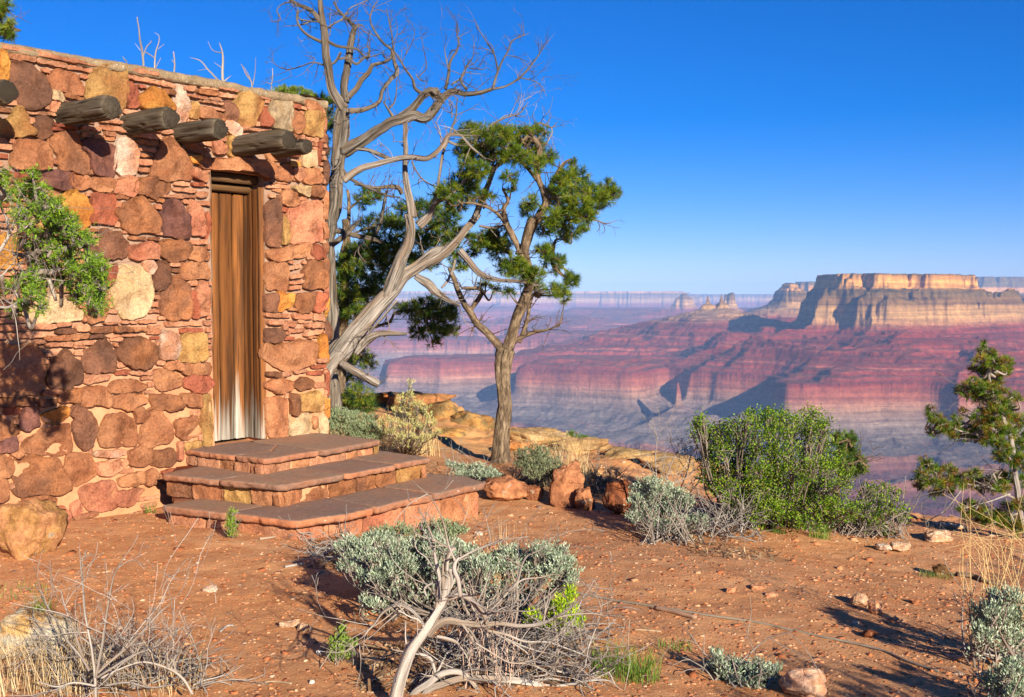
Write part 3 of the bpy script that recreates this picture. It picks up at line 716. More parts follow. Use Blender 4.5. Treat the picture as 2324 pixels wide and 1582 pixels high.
# door: planks, frame posts, header logs, latch
m_door, dt, db = nodes('door_planks')
dp = attr(dt, 'tuv').outputs['Vector']
fA, hA = noise_fac(dt, dp, 1.0, 6, 0.65, 0.36, 0.64, stretch=(30, 30, 1.6))
fB, _ = noise_fac(dt, dp, 1.0, 4, 0.6, 0.46, 0.62, stretch=(12, 12, 1.1))
fC, _ = noise_fac(dt, dp, 1.0, 3, 0.5, 0.60, 0.66, stretch=(80, 80, 2.0))
dc = mix(dt, fA, (0.115, 0.042, 0.013), (0.235, 0.088, 0.024)); dc = mix(dt, mul(dt, fB, 0.8), dc, (0.07, 0.032, 0.014))
gr = mix(dt, fA, (0.22, 0.18, 0.135), (0.42, 0.37, 0.30))
dsx = N(dt, 'ShaderNodeSeparateXYZ'); dt.links.new(dp, dsx.inputs[0])
ns = N(dt, 'ShaderNodeTexNoise'); ns.inputs['Scale'].default_value = 1; mpn = N(dt, 'ShaderNodeMapping'); mpn.inputs['Scale'].default_value = (34, 34, 0.5)
dt.links.new(dp, mpn.inputs['Vector']); dt.links.new(mpn.outputs[0], ns.inputs['Vector'])
ad = N(dt, 'ShaderNodeMath'); ad.operation = 'MULTIPLY_ADD'; dt.links.new(ns.outputs[0], ad.inputs[0]); ad.inputs[1].default_value = -1.1; dt.links.new(dsx.outputs[2], ad.inputs[2])
wr = N(dt, 'ShaderNodeMapRange'); wr.inputs['From Min'].default_value = SILL - 0.50; wr.inputs['From Max'].default_value = SILL - 0.27; wr.inputs['To Min'].default_value = 1; wr.inputs['To Max'].default_value = 0
dt.links.new(ad.outputs[0], wr.inputs['Value'])
dk = mix(dt, wr.outputs[0], dc, gr); dk = mix(dt, mul(dt, fC, 0.85), dk, (0.03, 0.018, 0.01))
dk = mix(dt, 1.0, dk, attr(dt, 'col').outputs['Color'], 'MULTIPLY')
dt.links.new(dk, db.inputs['Base Color']); bump(dt, db, hA, 0.8, 0.008)
RC = -0.17
door = MB(); tt = DOOR_T0 - 0.02
wds = [0.118, 0.112, 0.118, 0.1, 0.06]
def plank(mb, t0, t1, s0, s1, z0, z1, M, sd, c=1.0, ragged=0.0, edge=None):
    nz = 50; zz = np.linspace(z0, z1, nz); prof = [(t0, s0), (t0, s1 - 0.007), (t0 + 0.005, s1)] + [(t0 + (t1 - t0) * q, s1 + 0.002 * math.sin(q * 9 + sd)) for q in (0.3, 0.5, 0.7)] + [(t1 - 0.005, s1), (t1, s1 - 0.007), (t1, s0)]
    V = []; T = []
    for zv in zz:
        wob = 0.0035 * float(n1([zv * 4 + sd * 5])[0])
        for a, b in prof:
            V.append((a + wob, b + 0.002 * math.sin(zv * 5 + sd), zv)); T.append((a + sd * 2, b, zv))
    V = np.array(V); k = len(prof)
    if ragged: V[:k, 2] += ragged * n1(np.arange(k) * 1.7 + sd)
    i = (np.arange(nz - 1)[:, None] * k + np.arange(k - 1)[None]).reshape(-1)
    mb.add(M(V[:, 0], V[:, 1], V[:, 2]), [np.stack([i, i + k, i + k + 1, i + 1], -1)], (c, c, c), np.array(T))
for q, wd in enumerate(wds):
    plank(door, tt, tt + wd - 0.014, RC - 0.03, RC - 0.008 + 0.003 * (q % 2), SILL + 0.004, DOOR_Z1 - 0.14, Mw, q + 1, [0.7, 1.25, 0.85, 1.3, 0.6][q], 0.004)
    tt += wd
box(door, DOOR_T0 - .02, RC - .05, SILL, DOOR_T1, RC - .032, DOOR_Z1, (.05, .05, .05), lambda v: W(v[:, 0], v[:, 1], v[:, 2]))  # near-black backing sheet, its colour stands in for shade in the plank gaps
dr = part(door, 'door', m_door, bld)
lt = MB(); zl = wall_tz(*tile_px(4, 710, 750), s=RC)[1]
for dz in (-0.02, 0.025): box(lt, 0.02, RC + 0.0, zl + dz - 0.018, 0.085, RC + 0.025, zl + dz + 0.018, (0.6, 0.55, 0.5), lambda v: W(v[:, 0], v[:, 1], v[:, 2]))
box(lt, 0.03, RC + 0.025, zl - 0.012, 0.075, RC + 0.034, zl + 0.015, (0.5, 0.5, 0.5), lambda v: W(v[:, 0], v[:, 1], v[:, 2]))
la = lt.build('latch', m_door, dr, False, origin=np.array(bld.location))
fr = MB()
Mj = lambda a, b, z: W(DOOR_T1 - 0.012 - b, a, z)
plank(fr, RC - 0.03, RC + 0.055, -0.012, 0.010, SILL + 0.003, DOOR_Z1 - 0.10, Mj, 7, 0.72)
plank(fr, RC + 0.06, RC + 0.125, -0.012, 0.016, SILL + 0.003, DOOR_Z1 - 0.10, Mj, 8, 0.95)
plank(fr, RC + 0.13, -0.012, -0.012, 0.022, SILL + 0.004, DOOR_Z1 - 0.09, Mj, 9, 1.6)
plank(fr, -0.16, -0.02, -0.012, 0.01, SILL + 0.003, DOOR_Z1 - 0.1, lambda a, b, z: W(DOOR_T0 + 0.012 + b, a, z), 10, 0.9)
part(fr, 'door_frame', m_door, bld)
for (zc, sc_, rr, sd2) in ((DOOR_Z1 - 0.035, -0.10, 0.036, 3), (DOOR_Z1 - 0.10, RC + 0.012, 0.032, 5)):
    hb = MB(); tube(hb, W(np.linspace(DOOR_T0 - 0.02, DOOR_T1 + 0.02, 10), np.full(10, sc_), np.full(10, zc)), rr, 14, (1.2, 0.8, 0.5), 0.06, sd2)
    part(hb, 'header_log', M_BEAM, bld)

# ------------------------------------------------------------------ steps
def corner_ts(px, py, z):
    p = Gz(px, py, z); d = p[:2] - J[:2]; return np.dot(d, WD[:2]), np.dot(d, WN[:2])
Z3, Z2, Z1 = SILL, SILL - 0.10, SILL - 0.24
steps = thing('stone_steps', W(0.2, 0.9, 0.0), 'three wide red flagstone steps leading up to the plank door', 'steps')
m_flag, ft, fb = nodes('flagstone')
fp = attr(ft, 'tuv').outputs['Vector']; fc_ = attr(ft, 'col').outputs['Color']
q1, _ = noise_fac(ft, fp, 4, 6, 0.65, 0.4, 0.66); q2, qh = noise_fac(ft, fp, 30, 7, 0.7, 0.3, 0.7); q3, _ = noise_fac(ft, fp, 38, 3, 0.5, 0.68, 0.70)
fk = mix(ft, mul(ft, q1, 0.6), fc_, mix(ft, 1.0, fc_, (1.35, 1.0, 0.8), 'MULTIPLY'))
fk = mix(ft, q2, mix(ft, 1.0, fk, (0.78, 0.78, 0.78), 'MULTIPLY'), mix(ft, 1.0, fk, (1.2, 1.2, 1.2), 'MULTIPLY'))
fk = mix(ft, mul(ft, q3, 0.7), fk, (0.5, 0.44, 0.36))
ft.links.new(fk, fb.inputs['Base Color']); bump(ft, fb, qh, 0.55, 0.012)
def flag(poly, z, th, seed, name='flagstone', root=None, M=None, top=(116, 92, 82), side=(196, 116, 72), label=None, mat=None, tilt=(0, 0)):
    mb = MB(); p = np.array(poly, float); per = np.linalg.norm(np.roll(p, -1, 0) - p, axis=1).sum()
    p = resample(chaikin(p, 1, 0.05), int(per / 0.016)); n = len(p); c = p.mean(0)
    d = (p - c) / np.linalg.norm(p - c, axis=1, keepdims=True)
    p = p + d * (0.010 * fbm(np.stack([p[:, 0] * 12, p[:, 1] * 12, p[:, 0] * 0 + seed], -1), 4, 3))[:, None]
    M = M or Mw; V = []; C = []; T = []
    for sc_, dz, cc in ((0.99, -th, side), (1.0, -th * 0.7, side), (1.003, -th * 0.35, side), (1.002, -0.004, side), (0.990, 0.0, top), (0.93, 0.001, top), (0.8, 0.002, top), (0.55, 0.002, top), (0.25, 0.001, top)):
        ins = 0.0 if sc_ > 0.95 else 0
        q = c + (p - c) * sc_ if sc_ < 0.95 else p + d * (sc_ - 1.0) * 0.6
        q = q + (d * (0.016 * fbm(np.stack([p[:, 0] * 34, p[:, 1] * 40, p[:, 0] * 0 + dz * 60 + seed], -1), 3, 8))[:, None] if cc is side else 0)
        q = q.astype(float)
        zz = dz + z + 0.004 * fbm(np.stack([q[:, 0] * 6, q[:, 1] * 6, q[:, 0] * 0 + seed], -1), 3, 4) + (q - c) @ np.array(tilt)
        if cc is side and dz <= -th * 0.7: zz = zz + 0.004 * fbm(np.stack([p[:, 0] * 25, p[:, 1] * 25, p[:, 0] * 0 + seed + 9], -1), 3, 4)
        V.append(M(q[:, 0], q[:, 1], zz)); C.append(np.repeat(lin(cc)[None], n, 0)); T.append(np.stack([q[:, 0] + seed, q[:, 1], zz], -1))
    V.append(M(c[:1], c[1:2], np.array([z]))); C.append(lin(top)[None]); T.append(np.array([[c[0] + seed, c[1], z]]))
    k = 9; i = np.arange(k - 1)[:, None] * n; j = np.arange(n)[None]; j2 = (j + 1) % n
    f = np.stack([i + j, i + j2, i + n + j2, i + n + j], -1).reshape(-1, 4); jj = np.arange(n)
    mb.add(np.concatenate(V), [f, np.stack([(k - 1) * n + jj, (k - 1) * n + (jj + 1) % n, jj * 0 + k * n], -1), np.stack([np.flip(jj)], 0)], np.concatenate(C), np.concatenate(T))
    return part(mb, name, mat or m_flag, root or steps, label=label)
Mf = lambda t, s, z: W(t, s, z)
TOPF = [[(-.24, -.02), (-.23, .50), (.05, .52), (.3, .3), (.3, -.02)], [(-.225, .51), (-.215, .80), (.28, .775), (.305, .315), (.06, .535)], [(.295, .78), (.945, .70), (.945, -.02), (.315, -.02)]]
MIDF = [[(-.60, .23), (-.52, .71), (-.2, .70), (-.2, .14)], [(-.52, .72), (-.42, 1.20), (.12, 1.185), (.12, .71), (-.2, .71)], [(.13, .7), (.13, 1.175), (.62, 1.15), (.62, .68)], [(.63, .68), (.63, 1.14), (1.0, 1.12), (1.06, .35), (.95, .3)]]
LOWF = [[(-.80, .53), (-.71, 1.03), (-.4, 1.02), (-.48, .50)], [(-.70, 1.04), (-.62, 1.54), (-.3, 1.62), (-.04, 1.6), (.0, 1.12), (-.42, 1.03)], [(-.03, 1.60), (.25, 1.56), (.52, 1.575), (.52, 1.1), (.01, 1.12)], [(.53, 1.58), (1.07, 1.56), (1.2, 1.25), (1.12, .9), (.9, .9), (.53, 1.1)]]
for fs_, zz_, th_ in ((TOPF, Z3, 0.036), (MIDF, Z2, 0.036), (LOWF, Z1, 0.042)):
    for q, pl in enumerate(fs_):
        g_ = (q * 7 + zz_ * 31) % 5
        flag(pl, zz_ + 0.003 * (q % 2), th_, q * 3 + zz_ * 10 + 2, top=(136 + g_ * 4, 112 + g_ * 3, 98 + g_), side=(172 - g_ * 8, 116 - g_ * 3, 84))
# mortar core under each tread, and the risers faced with stone
core = MB()
def prism(mb, poly, z0, z1):
    p = resample(np.array(poly, float), 60); n = len(p); c = p.mean(0)
    p = p + 0.01 * fbm(np.stack([p[:, 0] * 9, p[:, 1] * 9, p[:, 0] * 0], -1), 3, 3)[:, None]
    V = np.concatenate([W(p[:, 0], p[:, 1], np.full(n, z0)), W(p[:, 0], p[:, 1], np.full(n, z1))]); j = np.arange(n); j2 = (j + 1) % n
    mb.add(V, [np.stack([j, j2, n + j2, n + j], -1), (n + j)[None]], None, np.concatenate([np.c_[p, np.full(n, z0)], np.c_[p, np.full(n, z1)]]))
O3 = [(-.24, -.1), (-.22, .78), (.93, .68), (.93, -.1)]; O2 = [(-.30, -.1), (-.57, .24), (-.40, 1.17), (.98, 1.10), (1.03, .3), (.95, -.1)]
O1 = [(-.45, .1), (-.77, .54), (-.59, 1.5), (.3, 1.53), (1.04, 1.53), (1.16, 1.2), (1.08, .85), (.9, -.1)]
prism(core, shrink(np.array(O3), .05), Z2 - 0.05, Z3 - 0.012); prism(core, shrink(np.array(O2), .05), Z1 - 0.05, Z2 - 0.010); prism(core, shrink(np.array(O1), .05), -0.6, Z1 - 0.012)
part(core, 'mortar_core', mm, steps)
def riser(line, z0, z1, seed, lens, keys, inset=0.035, hs=1):
    mb = MB(); r2 = np.random.default_rng(seed)
    for a, b in zip(line[:-1], line[1:]):
        a = np.array(a); b = np.array(b); d = (b - a); L = np.linalg.norm(d); d /= L; nrm = np.array([-d[1], d[0]])
        if np.dot(nrm, (a + b) / 2 - np.array([0.2, 0.5])) < 0: nrm = -nrm
        M = lambda u, s, z, a=a, d=d, nrm=nrm: W(a[0] + d[0] * u + nrm[0] * (s - inset), a[1] + d[1] * u + nrm[1] * (s - inset), z)
        for h in range(hs):
            za = z0 + (z1 - z0) * h / hs; zb = z0 + (z1 - z0) * (h + 1) / hs - (0.008 if h < hs - 1 else 0)
            u = 0
            while u < L:
                w_ = r2.uniform(*lens); u1 = min(L, u + w_)
                if L - u1 < lens[0] * 0.6: u1 = L
                if u1 - u > 0.02:
                    pl = np.array([(u + .004, za), (u1 - .004, za), (u1 - .004, zb), (u + .004, zb)]) + r2.uniform(-.004, .004, (4, 2))
                    stone(mb, pl, M, r2.choice(list(keys)), seed + u * 7 + h, thick=0.022, npt=26, rough=0.7)
                u = u1
    part(mb, 'riser_stones', M_WALL, steps)
riser([O3[0], O3[1], O3[2], O3[3]], Z2 - 0.01, Z3 - 0.034, 61, (0.14, 0.3), 'sosg')
riser([O2[1], O2[2], O2[3], O2[4]], Z1 - 0.01, Z2 - 0.034, 62, (0.16, 0.26), 'oobogp')
riser([O1[1], O1[2], O1[3], O1[4], O1[5]], -0.26, Z1 - 0.038, 68, (0.2, 0.42), 'psopos', inset=0.03)
# ------------------------------------------------------------------ ground near the camera
CP = np.array([  # x, y, z control points of the rim top
    (-3.9, 11, 0.05), (-2.9, 6.3, 0.0), (-1.9, 6.2, 0.0), (-0.7, 5.6, 0.01), (0, 4.0, 0.0), (1.6, 3.6, -0.03), (-1.8, 3.8, 0.0),
    (0.75, 5.7, -0.02), (0.3, 7.4, -0.16), (-0.2, 7.2, -0.12), (0.75, 7.6, -0.14), (1.7, 7.4, -0.15), (2.4, 7.2, -0.24), (3.0, 6.6, -0.26),
    (2.1, 4.2, -0.06), (-0.12, 9.8, -0.07), (-1.4, 9.6, -0.02), (-1.5, 12.0, 0.12), (-2.24, 14, 0.17), (-0.82, 13, 0.05), (-0.25, 12.5, -0.02),
    (0.41, 12, -0.12), (1.07, 11.5, -0.22), (1.87, 11, -0.25), (2.48, 10, -0.38), (3.2, 9.5, -0.52), (4.07, 9.0, -0.5), (6, 8, -0.5),
    (6, 3, -0.3), (8, -6, -0.2), (-8, -6, 0), (-10, 6, 0.1), (-12, 14, 0.3), (0, -8, 0), (-5, 15, 0.2), (12, 2, -0.6)])
EDGE = np.array([(-40, 19), (-12, 17.5), (-5, 15.8), (-2.24, 14.2), (-0.82, 13.2), (-0.25, 12.6), (0.41, 12.0), (1.07, 11.5), (1.87, 11), (2.48, 10.2), (3.2, 9.5), (4.07, 9.0), (6, 8.2), (9, 6.5), (14, 2), (40, -6)])
def ground_z(x, y):
    x = np.asarray(x, float); y = np.asarray(y, float)
    w_ = 0; s_ = 0
    for cx, cy, cz in CP:
        k = 1.0 / (((x - cx) ** 2 + (y - cy) ** 2) + 0.25) ** 1.6; w_ = w_ + k; s_ = s_ + k * cz
    z = s_ / w_
    p = np.stack([x, y, x * 0], -1)
    z = z + 0.035 * fbm(p * 0.9, 3, 41) + 0.012 * fbm(p * 4.0, 3, 43) + 0.005 * fbm(p * 18, 3, 44)
    ye = np.interp(x, EDGE[:, 0], EDGE[:, 1]) + 0.35 * fbm(np.stack([x * 1.1, x * 0, x * 0 + 5], -1), 3, 47)
    d = y - ye
    rough = np.clip((d + 3.0) / 2.5, 0, 1) * np.clip((y - 8.3) / 1.5, 0, 1)
    z = z + rough * (0.17 * np.abs(fbm(p * 1.9, 5, 51)) + 0.05 * np.round(fbm(p * 2.3, 3, 53) * 3) / 3)
    z = np.where(d > 0, z - d * 1.1 - 0.25 * np.minimum(d, 1) * (1 + fbm(p * 1.5, 3, 49)), z)
    # soil banked against bush roots
    return z
def groundP(px, py, lift=0.0):
    r = ray(px, py); k = 4.0
    a, b = 1.5, 30.0
    ks = np.linspace(a, b, 700); z = ground_z(r[0] * ks, ks); hit = np.where(EYE + r[2] * ks < z)[0]
    k = ks[hit[0]] if len(hit) else 12.0
    return np.array([r[0] * k, k, float(ground_z(np.array([r[0] * k]), np.array([k]))[0]) + lift])
def axis(segs):
    out = [np.arange(a, b, s) for a, b, s in segs]; return np.concatenate(out + [[segs[-1][1]]])
ax = axis([(-40, -12, 1.0), (-12, -5, 0.25), (-5, -3, 0.06), (-3, 4.3, 0.022), (4.3, 7, 0.08), (7, 14, 0.3), (14, 40, 1.0)])
ay = axis([(-14, 1, 0.5), (1, 3, 0.08), (3, 8, 0.022), (8, 15, 0.035), (15, 21, 0.15)])
AX, AY = np.meshgrid(ax, ay, indexing='ij'); AZ = ground_z(AX, AY)
g = MB(); n_ = len(ay); i = (np.arange(len(ax) - 1)[:, None] * n_ + np.arange(n_ - 1)[None]).reshape(-1)
g.add(np.stack([AX, AY, AZ], -1).reshape(-1, 3), [np.stack([i, i + n_, i + n_ + 1, i + 1], -1)])
m_g, gt, gb = nodes('red_soil')
gp = attr(gt, 'tuv').outputs['Vector']
a1, _ = noise_fac(gt, gp, 0.9, 5, 0.6, 0.38, 0.62); a2, _ = noise_fac(gt, gp, 7, 6, 0.65, 0.38, 0.64); a3, h3 = noise_fac(gt, gp, 90, 5, 0.7, 0.3, 0.7); a4, h4 = noise_fac(gt, gp, 26, 7, 0.7, 0.35, 0.65)
gc = mix(gt, a1, tuple(lin((208, 148, 98))), tuple(lin((218, 164, 116)))); gc = mix(gt, mul(gt, a2, 0.55), gc, tuple(lin((184, 114, 68))))
gc = mix(gt, a3, mix(gt, 1.0, gc, (0.70, 0.68, 0.66), 'MULTIPLY'), mix(gt, 1.0, gc, (1.25, 1.25, 1.25), 'MULTIPLY'))
vo = N(gt, 'ShaderNodeTexVoronoi'); vo.inputs['Scale'].default_value = 70; gt.links.new(gp, vo.inputs['Vector'])
vm = N(gt, 'ShaderNodeMapRange'); vm.inputs['From Min'].default_value = 0.18; vm.inputs['From Max'].default_value = 0.32; vm.inputs['To Min'].default_value = 1; vm.inputs['To Max'].default_value = 0
gt.links.new(vo.outputs['Distance'], vm.inputs['Value'])
vc = N(gt, 'ShaderNodeSeparateColor'); gt.links.new(vo.outputs['Color'], vc.inputs[0])
vt = N(gt, 'ShaderNodeMath'); vt.operation = 'GREATER_THAN'; vt.inputs[1].default_value = 0.62; gt.links.new(vc.outputs[0], vt.inputs[0])
vcol = mix(gt, vc.outputs[1], tuple(lin((168, 116, 90))), tuple(lin((214, 176, 140))))
gc = mix(gt, mul(gt, mul(gt, vm.outputs[0], vt.outputs[0]), 0.8), gc, vcol)
# lichen-gold rock colour on the ledges at the rim
sxg = N(gt, 'ShaderNodeSeparateXYZ'); gt.links.new(gp, sxg.inputs[0])
er = N(gt, 'ShaderNodeMapRange'); er.inputs['From Min'].default_value = 9.3; er.inputs['From Max'].default_value = 10.6; gt.links.new(sxg.outputs[1], er.inputs['Value'])
b1, _ = noise_fac(gt, gp, 2.2, 6, 0.7, 0.42, 0.6); b2, _ = noise_fac(gt, gp, 9, 6, 0.7, 0.45, 0.6)
rc_ = mix(gt, b2, tuple(lin((212, 156, 98))), tuple(lin((196, 160, 108)))); rc_ = mix(gt, mul(gt, b1, 0.5), rc_, tuple(lin((204, 126, 80))))
gc = mix(gt, mul(gt, er.outputs[0], 0.85), gc, rc_)
gt.links.new(gc, gb.inputs['Base Color'])
hm = N(gt, 'ShaderNodeMath'); hm.operation = 'MULTIPLY_ADD'; gt.links.new(h4, hm.inputs[0]); hm.inputs[1].default_value = 1.6; gt.links.new(h3, hm.inputs[2])
bump(gt, gb, hm.outputs[0], 0.5, 0.012)
go = g.build('ground', m_g, None, True); go['kind'] = 'structure'

# ------------------------------------------------------------------ loose gravel (nobody could count it)
def pebbles(n, rng, smin, smax, xr, yr, power, keep=None):
    x = rng.uniform(*xr, n); y = rng.uniform(*yr, n); k = rng.random(n) < (3.6 / np.maximum(y, 3.2)) ** power
    k &= np.abs(x) < y * 0.50 + 0.3
    if keep is not None: k &= keep(x, y)
    x, y = x[k], y[k]; n = len(x)
    s = smin * (smax / smin) ** (rng.random(n) ** 2.6)
    ph = np.array([(-1, -1, -.7), (1, -1, -.7), (1, 1, -.7), (-1, 1, -.7), (-.7, -.7, .6), (.7, -.7, .6), (.7, .7, .6), (-.7, .7, .6)])
    v = ph[None] + rng.uniform(-.38, .38, (n, 8, 3)); v *= (s[:, None] * np.stack([rng.uniform(.7, 1.5, n), rng.uniform(.6, 1.1, n), rng.uniform(.35, .8, n)], -1))[:, None]
    a = rng.uniform(0, 6.28, n); c, s_ = np.cos(a)[:, None], np.sin(a)[:, None]
    vx = v[..., 0] * c - v[..., 1] * s_; vy = v[..., 0] * s_ + v[..., 1] * c
    V = np.stack([vx + x[:, None], vy + y[:, None], v[..., 2] + (ground_z(x, y) + s * 0.15)[:, None]], -1)
    f = np.array([(4, 5, 6, 7), (0, 1, 5, 4), (1, 2, 6, 5), (2, 3, 7, 6), (3, 0, 4, 7)])
    F = (f[None] + 8 * np.arange(n)[:, None, None]).reshape(-1, 4)
    gpal = np.array([lin(c) for c in ((204, 136, 92), (190, 118, 76), (216, 164, 122), (160, 96, 62), (214, 180, 148), (140, 112, 98), (198, 140, 104), (182, 116, 78))])
    C = np.repeat(0.95 * gpal[rng.choice(8, n, p=[.22, .2, .14, .14, .06, .04, .1, .1])][:, None] * rng.uniform(.85, 1.15, (n, 1, 1)), 8, 1).reshape(-1, 3)
    return V.reshape(-1, 3), F, C
M_GRAVEL = rock_mat('gravel_stone', scale=40, bs=0.3, bd=0.005)
notwall = lambda x, y: ((x - J[0]) * WN[0] + (y - J[1]) * WN[1]) > 0.05
gr = MB()
for a in ((110000, RNG, 0.0025, 0.010, (-3.2, 5.2), (2.8, 11.5), 1.35, notwall), (2400, RNG, 0.008, 0.024, (-3.2, 5), (2.8, 11.5), 0.7, notwall)):
    V, F, C = pebbles(*a); gr.add(V, [F], C)
gv = gr.build('gravel', M_GRAVEL); gv['kind'] = 'stuff'
gv['label'] = 'loose red and tan gravel strewn over the bare ground'
gv['category'] = 'gravel'
# ------------------------------------------------------------------ the canyon: strata carved by distance from plateau rims
def pl(*pts):  # (pixel column, distance) -> plan metres
    return np.array([((a - 1162) / 2570 * d, d) for a, d in pts], float)
FEAT = [  # polygon, start of erosion profile, height offset
    (pl((1858, 6350), (1905, 6150), (1990, 6000), (2060, 6150), (2110, 6080), (2165, 6250), (2165, 6600), (2130, 7200), (1960, 7200), (1890, 6800)), 0, 0),
    (pl((1955, 5860), (2015, 5790), (2075, 5930), (2010, 6100)), 118, 0),
    (pl((2270, 8900), (2420, 8300), (2800, 8300), (2900, 11000), (2300, 11000)), 0, -118),
    (pl((2195, 16000), (2900, 16000), (3000, 19000), (2200, 19000)), 0, 146),
    (pl((1808, 13000), (1900, 12600), (2150, 13000), (2150, 16000), (1850, 16000)), 0, 40),
    (pl((1768, 9300), (1795, 9100), (1815, 9300), (1815, 9800), (1775, 9800)), 122, 72),
    (pl((1600, 7330), (1612, 7330), (1612, 7400), (1600, 7400)), 176, 58),
    (pl((1632, 7330), (1642, 7330), (1642, 7400), (1632, 7400)), 174, 64),
    (pl((1530, 7350), (1600, 7150), (1690, 7250), (1700, 7700), (1560, 7800)), 250, 36),
    (pl((1338, 6900), (1440, 6750), (1455, 7300), (1350, 7300)), 640, 0),
    (pl((1845, 6500), (1880, 6800), (1700, 7500), (1640, 7400), (1700, 7000)), 480, 0),
    (pl((1450, 7200), (1600, 7300), (1600, 7700), (1450, 7500)), 700, 0),
    (pl((905, 6450), (1000, 6350), (1180, 6700), (1180, 7000), (920, 6700)), 1080, 0),
    (pl((1200, 5900), (1420, 5600), (1500, 6200), (1250, 6400)), 1000, 0),
    (pl((1648, 11500), (1656, 11500), (1656, 11560), (1648, 11560)), 92, 40),
    (pl((1600, 11500), (1700, 11300), (1720, 12000), (1600, 12000)), 360, 0),
    (pl((1500, 14800), (1620, 14300), (1760, 14500), (1760, 16000), (1500, 16000)), 330, 0),
    (pl((1548, 14000), (1556, 14000), (1556, 14200), (1548, 14200)), 95, 0),
    (pl((1290, 14800), (1420, 14500), (1560, 15000), (1500, 17500), (1300, 17500)), 310, -10),
    (pl((1150, 12500), (1320, 12000), (1340, 13000), (1200, 13200)), 520, 0),
    (pl((700, 13500), (1050, 12800), (1100, 13800), (700, 14500)), 760, 0),
    (pl((600, 17500), (1150, 17000), (1200, 19000), (600, 19500)), 360, 0),
    (pl((840, 9600), (1080, 9400), (1100, 10000), (860, 10200)), 1100, 0),
    (pl((1150, 9600), (1400, 9300), (1480, 10000), (1200, 10300)), 900, 0),
    (pl((-900, 24000), (700, 23500), (1000, 22000), (1250, 22800), (1535, 22000), (1560, 34000), (-900, 34000)), 0, -40),
    (pl((1500, 29000), (2000, 27000), (3000, 27000), (3000, 34000), (1500, 34000)), 0, -90),
    (pl((-2500, 9000), (-800, 8600), (-500, 12000), (-2500, 12000)), 0, 0),
    (pl((3300, 6500), (4500, 6000), (5000, 9000), (3300, 9000)), 0, 0),
]
PD = [(-99999, 117), (0, 114), (14, 74), (22, 66), (30, 46), (96, 16), (102, -6), (140, -34), (152, -44), (164, -112), (182, -124), (194, -150), (250, -174)]
zz_ = -174.0; d_ = 250
for q in range(9):
    d_ += (62, 96, 70, 88)[q % 4]; zz_ -= 9.5; PD.append((d_, zz_)); d_ += 26; zz_ -= 13.8 if q % 3 else 17; PD.append((d_, zz_))
print('supai end', d_, zz_)
PD += [(1140, -388), (1150, -395), (1172, -500), (1188, -512), (1300, -545), (1312, -556), (1500, -588), (1512, -597), (1700, -613), (1940, -622), (1955, -668), (1975, -676), (2120, -720), (2350, -830), (2700, -950), (99999, -950)]
PD = np.array(PD, float)
def dist_poly(poly, X, Y):
    d = np.full(X.shape, 1e12); n = len(poly)
    for q in range(n):
        ax_, ay_ = poly[q]; bx, by = poly[(q + 1) % n]; ex, ey = bx - ax_, by - ay_
        t = np.clip(((X - ax_) * ex + (Y - ay_) * ey) / (ex * ex + ey * ey + 1e-9), 0, 1)
        d = np.minimum(d, (X - ax_ - t * ex) ** 2 + (Y - ay_ - t * ey) ** 2)
    d = np.sqrt(d); return np.where(inside(poly, X, Y), -d, d)
def canyon_h(X, Y):
    p = np.stack([X, Y, X * 0], -1)
    rid = np.abs(fbm(p / 1500, 3, 61)) * 2.2; rid2 = np.abs(fbm(p / 520, 3, 63)) * 2.0; rid3 = np.abs(fbm(p / 170, 4, 65, .6)) * 2; fine = fbm(p / 60, 4, 67)
    H = np.full(X.shape, -950.0)
    for poly, d0, off in FEAT:
        d = dist_poly(poly, X, Y)
        k = np.clip(d / 420, 0, 1)
        dd = d + np.maximum((rid - 0.30) * 780, -110) * k + (rid2 - 0.4) * (100 + 380 * k) * np.clip((d + 60) / 160, 0, 1) + (rid3 - 0.45) * np.interp(d + d0, [0, 250, 850, 1000], [110, 100, 80, 26]) + (np.abs(fine) - .3) * np.interp(d + d0, [0, 700, 1000], [34, 34, 10])
        dd = np.where(d < -120, d, dd)
        if d0 > 90: dd = np.maximum(dd, d * .75 - 10)
        dd = np.maximum(dd, -50) + d0
        H = np.maximum(H, np.interp(dd, PD[:, 0], PD[:, 1]) + off * (1 - np.clip((d - 150) / 900, 0, 1) * (abs(off) < 90)))
    low = np.clip((-505 - H) / 40, 0, 1) * np.clip((H + 940) / 60, 0, 1)
    H = H - low * np.abs(fbm(p / 170, 4, 75)) * 46 - np.clip((H + 400) / 60, 0, 1) * np.clip((-180 - H) / 60, 0, 1) * np.abs(fbm(p / 90, 3, 77)) * 14
    H = H + 7.0 * fbm(p / 55, 5, 69, .6) + np.where(H > 60, 2.5 * fbm(p / 25, 2, 71), 0)
    D = np.sqrt(X * X + Y * Y)
    near = -2.0 - 0.62 * np.maximum(D - 9, 0) + 14 * fbm(p / 90, 3, 73) * np.clip(D / 150, 0, 1)
    return np.maximum(H * np.clip((D - 1500) / 900, 0, 1) - 950 * (1 - np.clip((D - 1500) / 900, 0, 1)), near) 
ND = 1500
th = np.concatenate([np.linspace(-62, -27, 120, endpoint=False), np.linspace(-27, 27, ND, endpoint=False), np.linspace(27, 62, 120)]) * math.pi / 180
rr = np.concatenate([np.geomspace(16, 2600, 90, endpoint=False), np.arange(2600, 3900, 22), np.arange(3900, 8200, 8.5), np.geomspace(8200, 33500, 330)])
TH, RR = np.meshgrid(th, rr, indexing='ij'); X_, Y_ = np.sin(TH) * RR, np.cos(TH) * RR
Hc = canyon_h(X_, Y_) + EYE
cm = MB(); n_ = len(rr); i = (np.arange(len(th) - 1)[:, None] * n_ + np.arange(n_ - 1)[None]).reshape(-1)
